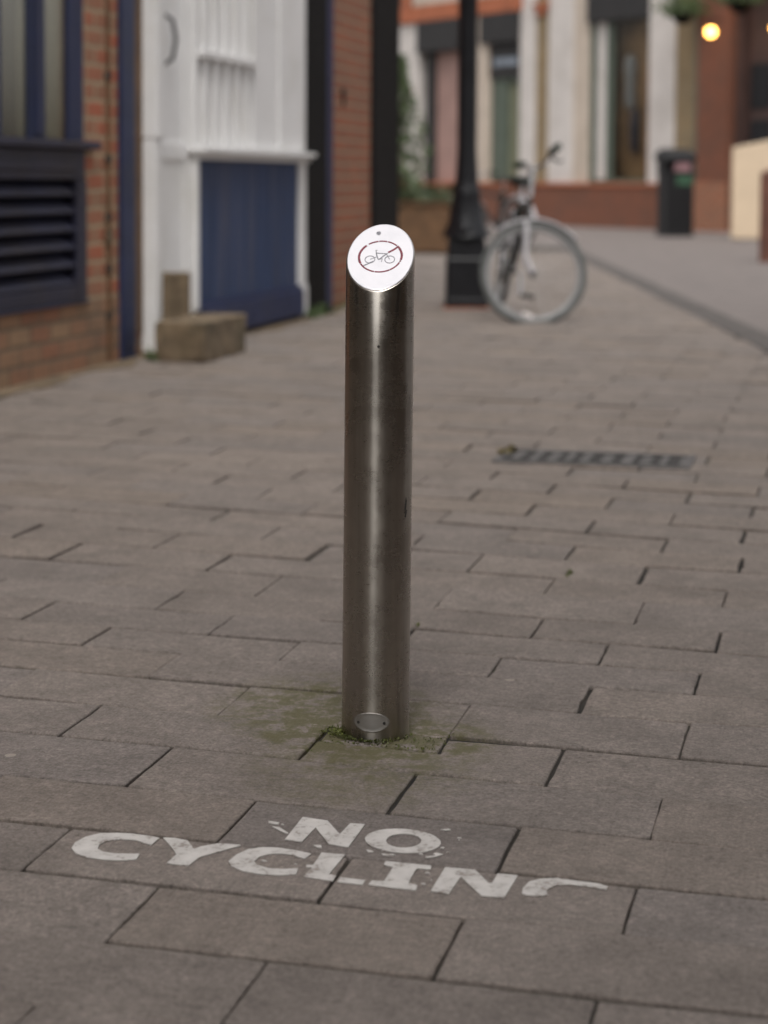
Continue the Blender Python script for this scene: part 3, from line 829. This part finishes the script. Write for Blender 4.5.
b = MB(); b.tube(hdl(), .010, 8); b.box(-3.478, -3.472, 9.60, 9.645, 1.45, 1.52); b.box(-3.478, -3.472, 9.60, 9.645, 1.72, 1.79)
b.build('handle', M['black'], door, smooth=True)
# projecting bay
b = MB(); b.box(FX-.03, -3.452, 10.0, 12.185, .02, 7.0)
b.box(-3.452, -3.43, 10.0, 10.05, 1.08, 7.0); b.box(-3.452, -3.43, 11.06, 11.17, 1.08, 7.0)
b.box(-3.4515, -3.436, 11.17, 11.56, 1.08, 7.0)
b.box(-3.452, -3.43, 11.60, 12.185, 1.08, 7.0)
bay = b.build('bay_front', M['white'], B, bevel=.005)
b = MB()
for i in range(5):
    v = 10.13+.19*i
    b.box(-3.4515, -3.424, v, v+.062, 1.08, 1.555); b.box(-3.4515, -3.424, v, v+.062, 1.60, 2.55)
b.box(-3.4515, -3.405, 10.051, 11.058, 1.556, 1.598)
b.build('slatted_window', M['white'], B, bevel=.005)
b = MB(); b.box(FX-.02, -3.36, 9.965, 12.20, 1.042, 1.070); b.box(-3.452, -3.40, 10.0, 12.195, 1.008, 1.041); b.build('sill', M['white'], B, bevel=.006)
b = MB(); v = 10.062
while v < 11.9:
    b.box(-3.4515, -3.436, v, v+.118, .225, 1.006); v += .1225
b.build('boarding', M['navy_panel'], B, bevel=.004)
b = MB(); b.box(-3.452, -3.400, 10.05, 12.07, .03, .20); b.box(-3.452, -3.412, 10.05, 12.05, .2005, .224); b.build('skirting', M['navy'], B, bevel=.01)
b = MB(); b.box(-3.452, -3.424, 10.0, 10.055, .19, 1.007); b.build('corner_board', M['white'], B, bevel=.005)
b = MB(); b.box(-3.452, -3.424, 12.035, 12.184, .225, 1.007); b.box(-3.452, -3.412, 12.075, 12.188, .02, .223); b.build('corner_board', M['white'], B, bevel=.005)

stp = MB(); stp.box(-3.31, -3.05, 9.03, 9.70, 0, .2)
o = stp.build('stone_step', M['stone'], bevel=.008)
tag(o, 'low worn sandstone block, mossy at its left edge, lying on the paving', 'step')
dm = o.modifiers.new('sub', 'SUBSURF'); dm.levels = dm.render_levels = 3; dm.subdivision_type = 'SIMPLE'
tx = bpy.data.textures.new('rough', 'CLOUDS'); tx.noise_scale = .13
d2 = o.modifiers.new('disp', 'DISPLACE'); d2.texture = tx; d2.strength = .022; d2.mid_level = .5; d2.texture_coords = 'LOCAL'
stp = MB(); stp.box(-3.468, -3.30, 9.47, 9.555, .0, .42)
tag(stp.build('door_step', M['stone'], bevel=.012), 'upright sandstone door step under the white door', 'step')

# ================================================================== dark shopfront building beyond
C_ = thing('brick_shop', 'brick building with tall black pilasters beyond the white timber front', 'building', (FX, 13.6, 0))
b = MB(); b.box(-9, FX, 12.202, 15.05, -.05, 7.6); b.build('wall', M['brick_dark'], C_)
b = MB(); b.box(FX+.001, FX+.05, 12.25, 12.80, 0, 7.5); b.build('black_pilaster', M['blackwood'], C_, bevel=.008)
b = MB(); b.box(FX+.001, FX+.04, 12.805, 13.0, 0, 7.5); b.build('navy_board', M['navy'], C_, bevel=.006)
b = MB(); b.box(-3.9, FX+.03, 14.22, 15.06, 0, 7.5); b.box(-3.9, FX+.05, 14.19, 15.07, 0, .35); b.build('black_pilaster', M['blackwood'], C_, bevel=.01)
b = MB(); b.box(FX, FX+.022, 13.35, 13.42, 1.49, 1.54); b.tube([(FX+.012,13.385,1.49),(FX+.012,13.385,1.42)], .010, 8); b.build('wall_fixture', M['black'], C_, bevel=.006)

# unseen buildings beside and behind the camera, added to darken foreground and bollard reflections
def plain_building(name, label, x0, x1, y0, y1, h, face, mat, wins):
    t = thing(name, label, 'building', ((x0+x1)/2, (y0+y1)/2, 0))
    b = MB(); b.box(x0, x1, y0, y1, -.05, h); b.build('wall', M[mat], t)
    for (v, z, ww, hh) in wins:
        xf_ = x1 if face > 0 else x0
        b = MB(); b.box(xf_, xf_+face*.04, v, v+ww, z, z+hh); f_ = b.build('window', M['white'], t, bevel=.004)
        b = MB(); b.box(xf_+face*.0405, xf_+face*.044, v+.06, v+ww-.06, z+.06, z+hh-.06); b.build('pane', M['void'], f_)
plain_building('unseen_terrace', 'tall unseen grey brown brick terrace added right of the camera to darken the foreground', 2.4, 8, -16, 4.6, 12, -1, 'brick_grey',
               [(v, z, 1., 1.5) for v in range(-14, 2, 3) for z in (1.0, 4.2)])
plain_building('unseen_terrace', 'unseen grey brown brick terrace added behind the camera to darken foreground and reflections', -7.5, FX, -16, 3.99, 11.0, 1, 'brick_grey',
               [(v, z, 1., 1.5) for v in range(-14, 3, 3) for z in (1.0, 4.2)])

plain_building('unseen_terrace', 'low grey brown brick terrace across the carriageway on the right', 15, 20, 3, 44, 4.0, -1, 'brick_grey',
               [(v, 1.0, 1.2, 1.5) for v in range(5, 42, 4)])
# ================================================================== far shops (own frame: x along the front, -y towards the street)
d_ang = math.atan2(-.694, .72)
S = thing('shop_row', 'cream and terracotta shop front closing the far end of the street', 'building', (-4.77, 38.3, 0), d_ang)
def sb(name, mat, boxes, parent=None, bevel=.01):
    b = MB()
    for bx in boxes: b.box(*bx)
    return b.build(name, M[mat], parent or S, bevel=bevel, rel=False)
# x0,x1,y0,y1,z0,z1 : y<0 is in front of the wall
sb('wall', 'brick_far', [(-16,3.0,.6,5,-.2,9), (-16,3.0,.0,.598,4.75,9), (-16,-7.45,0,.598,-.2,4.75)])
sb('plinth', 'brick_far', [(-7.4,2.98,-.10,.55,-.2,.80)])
sb('plinth_coping', 'terracotta', [(-7.4,2.98,-.13,.3,.802,.86)])
sb('fascia', 'terracotta', [(-7.45,-2.55,-.12,.55,4.40,4.75), (-6.9,-6.62,-.14,-.121,4.4,5.6), (-4.5,-4.3,-.14,-.121,4.4,5.6)])
sb('fascia_panel', 'cream', [(-6.6,-4.52,-.09,-.002,4.76,5.8), (-4.28,-2.6,-.09,-.002,4.76,5.8)])
for x0, x1, mat in ((-7.4,-6.38,'white_far'), (-4.4,-3.76,'cream'), (-2.62,-2.1,'white_far'), (-1.66,-.86,'white_far'), (1.46,2.2,'white_far')):
    sb('pilaster', mat, [(x0,x1,-.05,.5,.862,4.39 if x0 < -2.7 else 6.2)])
sb('cream_pier', 'cream', [(-.858,-.38,-.02,.5,.862,6.2)])
sb('brick_pier', 'brick_tan', [(-2.098,-1.662,-.03,.5,.862,6.2)]); sb('brick_pier', 'brick_tan', [(2.202,2.86,-.03,.5,.862,6.2)])
sb('capital', 'terracotta', [(-2.05,-1.70,-.10,-.061,4.26,4.40), (-2.12,-1.62,-.13,-.061,4.405,4.5)])
sb('shutter_box', 'shutter', [(-6.378,-4.402,-.14,.4,3.72,4.39)])
sb('shutter_box', 'shutter', [(-3.99,-2.622,-.12,.4,3.78,4.39)])
sb('shutter_box', 'shutter', [(-.378,1.458,-.1,.4,4.0,4.9)])
w1 = sb('shop_window', 'shutter', [(-6.2,-5.92,.02,.3,.862,3.72), (-4.52,-4.41,.02,.3,.862,3.72)])
sb('blind', 'pink_blind', [(-5.918,-4.522,.12,.16,.862,3.72)], w1)
w2 = sb('shop_window', 'green_frame', [(-3.75,-3.2,.05,.3,.862,3.0), (-2.70,-2.63,.05,.3,.862,3.0), (-3.75,-2.63,.05,.3,2.95,3.05)])
sb('pane', 'sage', [(-3.198,-2.702,.12,.16,.862,2.95)], w2)
sg = sb('hanging_sign_panel', 'shutter', [(-3.75,-2.63,.0,.045,3.06,3.76)], w2)
sb('sign_band', 'garment', [(-3.6,-2.75,-.012,-.002,3.30,3.46)], w2)
w3 = sb('shop_window', 'green_frame', [(-.36,-.2,.0,.08,.862,4.0), (.10,.30,.02,.09,.862,4.0), (-.2,1.455,.02,.3,.862,.93)])
sb('pane', 'glass_dark', [(.302,1.455,.05,.057,.93,4.0)], w3, 0)
sb('side_panel', 'white_far', [(-.198,.098,.04,.1,.93,4.0)], w3)
sb('interior', 'interior', [(.0,1.5,.40,.46,.5,4.2)], w3)
sb('timber_partition', 'interior_warm', [(1.10,1.40,.2,.395,.862,3.1)], w3)
b = MB(); b.lathe([(.06,0),(.11,.15),(.09,.5),(.125,.9),(.07,1.02),(.04,1.05)], 12, (.55,.27,2.3)); 
b.build('hanging_garment', M['garment'], w3, smooth=True, rel=False)
b = MB(); b.lathe([(.08,0),(.12,.4),(.1,.8),(.05,.86)], 12, (.66,.30,1.45)); b.build('hanging_garment', M['navy_dark'], w3, smooth=True, rel=False)
b = MB(); b.tube([(2.93,-.1,-.1),(2.93,-.1,7)], .07, 10); b.build('downpipe', M['green_frame'], S, rel=False, smooth=True)

R_ = thing('brick_pub', 'dark red brick building with brown doorway at the far right', 'building', S.matrix_basis @ Vector((6.2, .3, 0)), d_ang)
R_.matrix_basis = S.matrix_basis @ Matrix.Translation((6.2, .3, 0))
R_.location = R_.matrix_basis.translation
def rb(name, mat, boxes, parent=None, bevel=.01):
    b = MB()
    for x0,x1,y0,y1,z0,z1 in boxes: b.box(x0-6.2,x1-6.2,y0,y1,z0,z1)
    return b.build(name, M[mat], parent or R_, bevel=bevel, rel=False)
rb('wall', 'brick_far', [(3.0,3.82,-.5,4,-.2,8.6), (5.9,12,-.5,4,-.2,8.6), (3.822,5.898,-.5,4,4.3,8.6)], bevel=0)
rb('plinth', 'brick_dark', [(2.99,3.84,-.56,-.502,-.2,.9)])
dr = rb('doorway', 'darkdoor', [(3.83,5.9,-.2,.1,-.1,4.29), (3.85,3.99,-.35,-.201,-.1,4.29), (4.75,4.9,-.3,-.201,-.1,4.29)])
rb('door_panel', 'black', [(4.1,4.6,-.23,-.202,2.2,3.0), (4.1,4.6,-.23,-.202,1.2,2.0)], dr)

def fs(x, y, z): return S.matrix_basis @ Vector((x, y, z))
def lantern(label, x, y, z):
    t = thing('wall_lamp', label, 'lamp', fs(x, -.5, z), 0, 'round wall lamps on the brick front')
    c = fs(x, y, z); b_ = fs(x, -.5, z+.2)
    b = MB(); b.sphere(c, .088); b.build('bulb', M['bulb'], t, smooth=True)
    b = MB(); b.tube([b_, fs(x, y, z+.24), c+Vector((0,0,.075))], .014, 8); b.lathe([(.05,0),(.045,.05),(.02,.07)], 12, tuple(c+Vector((0,0,.075)))); b.build('bracket', M['black'], t, smooth=True)
lantern('glowing round wall lamp by the hanging basket, whole in view', 3.98, -.78, 3.53)
lantern('glowing round wall lamp over the brown doorway, cut by the right picture edge', 5.62, -.78, 3.50)
def basket(label, x, y, z, sd_):
    t = thing('hanging_basket', label, 'plant basket', fs(x, y, z), 0, 'hanging baskets on the far fronts')
    c = fs(x, y, z); rr_ = random.Random(sd_)
    b = MB(); b.lathe([(.05,-.26),(.15,-.2),(.22,-.08),(.24,0)], 14, tuple(c)); b.build('bowl', M['blackwood'], t, smooth=True)
    b = MB(); b.leaves(lambda q: tuple(c + Vector((q.gauss(0,.19), q.gauss(0,.19), abs(q.gauss(0,.18))-.08))), 620, .055, rr_); b.build('foliage', M['leaf'], t)
    b = MB()
    for a in (0, 2.1, 4.2): b.tube([c+Vector((.23*math.cos(a), .23*math.sin(a), 0)), c+Vector((0,0,.62))], .006, 5)
    b.tube([c+Vector((0,0,.62)), c+Vector((0,0,.75)), fs(x, y+.55, z+.75)], .014, 6); b.build('bracket', M['black'], t)
basket('green hanging basket in front of the white pilaster', 3.02, -.6, 3.98, 1)
basket('dark hanging basket above the brown doorway', 5.0, -1.05, 4.02, 2)

# ================================================================== things at the far end
BN = Vector((-2.81, 32.5, 0))
bn = thing('litter_bin', 'black litter bin with pink and green stickers', 'bin', BN, math.radians(24))
b = MB(); b.prism([(-.24,-.24),(.24,-.24),(.24,.24),(-.24,.24)], .04, 1.02)
b.box(-.25,.25,-.25,.25,0,.06); b.box(-.26,.26,-.26,-.2,1.02,1.06); b.box(-.25,-.2,-.2,.25,1.02,1.24); b.box(.2,.25,-.2,.25,1.02,1.24); b.box(-.2,.2,.2,.25,1.02,1.24)
b.build('body', M['bin'], bn, bevel=.03, rel=False)
b = MB(); b.add([(-.28,-.28,1.30),(.28,-.28,1.30),(.28,.28,1.36),(-.28,.28,1.36),(-.28,-.28,1.22),(.28,-.28,1.22),(.28,.28,1.24),(-.28,.28,1.24),(-.2,-.2,1.42),(.2,-.2,1.42),(.2,.2,1.45),(-.2,.2,1.45)],
               [(4,7,6,5),(0,1,9,8),(1,2,10,9),(2,3,11,10),(3,0,8,11),(8,9,10,11),(4,5,1,0),(5,6,2,1),(6,7,3,2),(7,4,0,3)])
b.build('lid', M['bin'], bn, bevel=.02, rel=False)
b = MB(); b.box(-.10,.17,-.268,-.262,1.07,1.20); b.box(-.10,.17,-.2,-.19,1.06,1.2); b.build('pink_sticker', M['sticker_pink'], bn, rel=False)
b = MB(); b.box(-.06,.2,-.248,-.243,.84,1.0); b.build('green_sticker', M['sticker_green'], bn, rel=False)
# pale board and post
cb = thing('cream_board', 'tall cream board standing against the far brick front', 'board', (-1.5, 30.8, 0))
b = MB(); b.add([(-1.79,30.79,.02),(-.9,30.95,.02),(-.9,30.95,1.62),(-1.79,30.79,1.43),(-1.79,30.88,.02),(-.9,31.04,.02),(-.9,31.04,1.62),(-1.79,30.88,1.43)],
                [(0,1,2,3),(5,4,7,6),(3,2,6,7),(0,3,7,4),(1,5,6,2),(0,4,5,1)])
b.build('panel', M['cream_board'], cb, bevel=.01)
for q in ((-1.75,-1.68,30.83,31.1,0,.06), (-1.0,-.93,30.95,31.3,0,.06)):
    b = MB(); b.box(*q); b.build('foot', M['wood'], cb)
pt = thing('timber_bollard', 'red brown timber post at the right edge, in front of the cream board', 'post', (-.90, 22.4, 0))
b = MB(); b.box(-.985,-.78,22.3,22.5,-.02,.99); b.build('post', M['redwood'], pt, bevel=.015)
b = MB(); b.add([(-1.0,22.285,.99),(-.765,22.285,.99),(-.765,22.515,.99),(-1.0,22.515,.99),(-.88,22.4,1.06)], [(0,1,4),(1,2,4),(2,3,4),(3,0,4),(3,2,1,0)]); b.build('cap', M['redwood'], pt)

# planter with hedge and shrub
pl = thing('wooden_planter', 'brown timber planter box behind the lamp post', 'planter', (-5.2, 23.6, 0))
b = MB()
for i in range(5): b.box(-5.9,-4.76,23.3,23.36,.03+.115*i,.14+.115*i)
b.box(-5.9,-5.8,23.361,24.2,.02,.6); b.box(-4.82,-4.76,23.361,24.2,.02,.6); b.box(-5.9,-4.76,24.201,24.26,.02,.6); b.box(-5.93,-4.74,23.27,23.42,.605,.64)
b.build('box', M['wood'], pl, bevel=.008)
b = MB(); b.box(-5.79,-4.83,23.37,24.19,.1,.55); b.build('soil', M['soil'], pl)
hd = thing('low_hedge', 'low green bedding plants in the timber planter', 'plants', (-5.2, 23.7, .55))
b = MB(); b.leaves(lambda q: (q.uniform(-5.85,-4.72), q.uniform(23.3,24.1), .56+abs(q.gauss(0,.11))), 900, .06, random.Random(6)); b.build('foliage', M['leaf_dark'], hd)
sh = thing('leafy_shrub', 'loose green shrub growing up beside the black pilaster', 'shrub', (-5.50, 23.9, .5))
b = MB(); b.tube([(-5.5,23.9,.5),(-5.48,23.9,1.2),(-5.52,23.92,2.3)], [.03,.022,.01], 7)
for a, z in ((0,.9),(2,1.2),(4,1.5),(1,1.8)): b.tube([(-5.49,23.9,z),(-5.49+.25*math.cos(a),23.9+.25*math.sin(a),z+.25)], [.013,.006], 5)
b.build('stem', M['wood'], sh)
def shf(q):
    z = q.uniform(.6, 2.45); rr_ = .40*max(.12, 1-abs(z-1.0)/1.75)
    a = q.uniform(0, 2*PI); d = rr_*math.sqrt(q.random())*(1+.35*math.sin(5*z+a*2))
    return (-5.50+d*math.cos(a), 23.9+d*math.sin(a), z)
b = MB(); b.leaves(shf, 1500, .05, random.Random(12)); b.build('foliage', M['leaf'], sh)

# ================================================================== lamp post
LP = Vector((-2.635, 13.56, 0))
lp = thing('lamp_post', 'black cast iron lamp post on a stepped square base', 'lamp post', LP)
b = MB(); t45 = PI/4 + TH
b.lathe([(.212,0),(.212,.06),(.205,.075),(.20,.30),(.201,.315),(.199,.345),(.190,.36),(.180,.50)], 4, tuple(LP), t45); base = b.build('base', M['black'], lp, bevel=.012)
b = MB(); b.lathe([(.175,.50),(.165,.53),(.13,.60),(.112,.70),(.098,.80),(.1,.82),(.09,.84),(.082,.9),(.070,1.1),(.068,2.2),(.074,2.22),(.074,2.27),(.062,2.3),(.045,3.6),(.05,3.62),(.03,3.66)], 20, tuple(LP))
b.build('shaft', M['black'], lp, smooth=True)
b = MB(); cdir = Vector((math.sin(TH), -math.cos(TH), 0)); cr = Vector((math.cos(TH), math.sin(TH), 0))
c = LP + cdir*.124 + Vector((0,0,.55)) - cr*.02
b.sphere(c, .055, 12, 8, (1, 1, 1.1)); b.build('boss', M['black'], lp, smooth=True)
b = MB(); b.box(LP.x-.16,LP.x+.16,LP.y-.16,LP.y+.16,-.02,.012); b.xf(Matrix.Translation(LP) @ Matrix.Rotation(TH,4,'Z') @ Matrix.Translation(-LP)); b.build('kerb_plate', M['terracotta'], lp)
b = MB(); b.lathe([(.06,3.66),(.14,3.72),(.22,4.2),(.24,4.22),(.12,4.42),(.04,4.5),(.02,4.6)], 6, tuple(LP)); b.build('lantern', M['black'], lp)

# ================================================================== bicycles (built heading +x, origin under the bottom bracket)
def make_bike(loc, steer, label, heading, lean_):
    t = thing('bicycle', label, 'bicycle', (0,0,0), 0, 'bicycles parked in the street')
    RW, WB = .345, 1.04
    fx, rx = .60, .60-WB
    head0, head1 = Vector((.395,0,.80)), Vector((.43,0,.66))       # top / bottom of head tube
    axis = (head0-head1).normalized()
    SM = Matrix.Translation(head1) @ Matrix.Rotation(steer, 4, axis) @ Matrix.Translation(-head1)
    def wheel(cx, mat_x):
        c = Vector((cx, 0, RW))
        def ringp(R, k=48): return [c+Vector((R*math.cos(2*PI*i/k), 0, R*math.sin(2*PI*i/k))) for i in range(k)]
        b = MB(); b.tube(ringp(RW-.021), .021, 10, close=True)
        w_ = b.xf(mat_x).build('wheel', M['tyre'], t, smooth=True)
        b = MB(); b.tube(ringp(RW-.047), .0125, 8, close=True); b.tube(ringp(RW-.058), .0085, 8, close=True); b.xf(mat_x).build('rim', M['rim'], w_, smooth=True)
        b = MB()
        for i in range(28):
            a = 2*PI*i/28; a2 = a + (.5 if i % 2 else -.5)
            sy = .03 if i % 4 < 2 else -.03
            b.tube([c+Vector((.02*math.cos(a2), sy, .02*math.sin(a2))), c+Vector(((RW-.05)*math.cos(a), 0, (RW-.05)*math.sin(a)))], .0008, 4)
        b.xf(mat_x).build('spokes', M['alu'], w_)
        b = MB(); b.tube([c+Vector((0,-.05,0)), c+Vector((0,.05,0))], .019, 10); b.xf(mat_x).build('hub', M['hole'], w_, smooth=True)
        return w_
    I4 = Matrix.Identity(4)
    wf = wheel(fx, SM); wr = wheel(rx, I4)
    b = MB(); c = Vector((fx, 0, RW))
    b.box(fx+.03, fx+.10, -.014, .014, .070, .092); b.xf(SM).build('reflector', M['reflector'], wf, bevel=.004)
    # mudguards
    def guard(cx, a0, a1, mx):
        b = MB(); c = Vector((cx,0,RW)); k = 26; vv = []; ff = []
        for i in range(k+1):
            a = math.radians(a0+(a1-a0)*i/k)
            for q, (y, dr_) in enumerate(((-.028,-.010),(-.017,.0),(0,.004),(.017,0),(.028,-.010))):
                R = RW+.018+dr_; vv.append(c+Vector((R*math.cos(a), y, R*math.sin(a))))
        for i in range(k):
            for q in range(4): ff.append((i*5+q, i*5+q+1, (i+1)*5+q+1, (i+1)*5+q))
        b.add(vv, ff); b.xf(mx); o_ = b.build('mudguard', M['silverpaint'], t, smooth=True)
        so_ = o_.modifiers.new('thick', 'SOLIDIFY'); so_.thickness = .002
        return o_
    guard(fx, 60, 152, SM); guard(rx, 20, 175, I4)
    bbp = Vector((0,0,.30)); seat_top = Vector((-.17,0,.76)); rax = Vector((rx,0,RW))
    b = MB(); b.tube([head0, head1], .019, 10); b.tube([head1+Vector((-.01,0,.02)), bbp], .020, 10); b.tube([bbp, seat_top], .017, 10); b.tube([head0+Vector((0,0,-.05)), seat_top+Vector((.03,0,-.08))], .016, 10)
    for s in (-1, 1):
        b.tube([bbp+Vector((0,s*.03,0)), rax+Vector((0,s*.055,0))], .009, 8); b.tube([seat_top+Vector((0,s*.015,-.06)), rax+Vector((0,s*.055,0))], .008, 8)
    b.build('frame', M['shutter'], t, smooth=True)
    b = MB(); crown = head1 + Vector((.012,0,-.045))
    b.tube([head1, crown], .017, 10); b.tube([crown+Vector((0,-.055,0)), crown+Vector((0,.055,0))], .015, 8)
    for s in (-1, 1):
        b.tube([crown+Vector((0,s*.055,0)), Vector((.485,s*.053,.50)), Vector((.515,s*.052,.42)), Vector((fx-.03,s*.05,.365)), Vector((fx,s*.05,RW))], [.015,.0145,.013,.011,.010], 10)
    b.xf(SM).build('fork', M['silverpaint'], t, smooth=True)
    b = MB(); b.tube([head0, Vector((.355,0,.95)), Vector((.345,0,1.0))], .015, 10)
    pts = [(.335,-.30,1.075),(.345,-.22,1.065),(.36,-.10,1.01),(.365,0,1.0),(.36,.10,1.01),(.345,.22,1.065),(.335,.30,1.075)]
    b.tube(pts, .012, 10); SB = Matrix.Translation(head1) @ Matrix.Rotation(math.radians(20), 4, axis) @ Matrix.Translation(-head1) @ SM; hb = b.xf(SB).build('handlebar', M['alu'], t, smooth=True)
    for s in (-1, 1):
        b = MB(); b.tube([(.347,s*.20,1.06),(.34,s*.26,1.07),(.332,s*.325,1.078)], [.022,.025,.022], 10); b.xf(SB).build('grip', M['olive'], hb, smooth=True)
        b = MB(); b.tube([(.37,s*.16,1.05),(.41,s*.20,1.03),(.41,s*.27,1.02)], .008, 6); b.xf(SB).build('brake_lever', M['hole'], hb)
    b = MB(); b.tube([seat_top, Vector((-.20,0,.88))], .013, 8); b.build('seat_post', M['alu'], t, smooth=True)
    b = MB(); sdl = [(-.33,.085,.905),(-.30,.10,.925),(-.22,.085,.93),(-.13,.04,.92),(-.05,.018,.91),(-.02,.012,.90)]
    vv = []; ff = []
    for x, hw, z in sdl:
        for q in range(8):
            a = 2*PI*q/8; vv.append((x, hw*math.cos(a), z-.012+.026*math.sin(a)))
    for i in range(len(sdl)-1):
        for q in range(8): ff.append((i*8+q, i*8+(q+1) % 8, (i+1)*8+(q+1) % 8, (i+1)*8+q))
    ff += [tuple(range(7,-1,-1)), tuple(5*8+q for q in range(8))]
    b.add(vv, ff); b.build('saddle', M['rubber'], t, smooth=True)
    b = MB(); b.lathe([(.085,-.004),(.085,.004)], 28); b.xf(Matrix.Translation((0,-.05,.30)) @ Matrix.Rotation(PI/2, 4, 'X')); b.build('chainring', M['hole'], t)
    for s in (-1, 1):
        b = MB(); e = Vector((s*.10, s*.075, .30 - s*.14))
        b.tube([bbp+Vector((0,s*.06,0)), e], .010, 8); cr_ = b.build('crank', M['alu'], t, smooth=True)
        b = MB(); b.box(e.x-.045, e.x+.045, e.y, e.y+s*.09, e.z-.013, e.z+.013); b.build('pedal', M['rubber'], cr_, bevel=.004)
    b = MB(); b.tube([rax+Vector((0,-.05,.045)), bbp+Vector((0,-.05,.085))], .005, 6); b.tube([rax+Vector((0,-.05,-.045)), bbp+Vector((0,-.05,-.085))], .005, 6); b.build('chain', M['hole'], t)
    b = MB(); b.box(-.18,-.10,-.03,.03,.60,.74); b.build('saddle_bag', M['rubber'], t, bevel=.012)
    front = SM @ Vector((fx, 0, RW))
    mat = Matrix.Rotation(heading, 4, 'Z') @ Matrix.Rotation(lean_, 4, 'X')
    fp = mat @ Vector((front.x, front.y, 0))
    mat = Matrix.Translation(Vector(loc) - Vector((fp.x, fp.y, 0))) @ mat
    t.rotation_euler = mat.to_euler(); t.location = mat.translation
    return t
HD = math.atan2(-.966, .261)
bike = make_bike((-2.008, 12.315, 0), math.radians(87), 'silver bicycle with grey tyres leaning behind the lamp post', HD, math.radians(-9))
bike2 = copy_tree(bike)
tag(bike2, 'far silver bicycle with dark saddle, half hidden behind the lamp post and planter')
bike2.location = (-4.55, 25.6, 0); bike2.rotation_euler = (math.radians(-4), 0, math.radians(140))
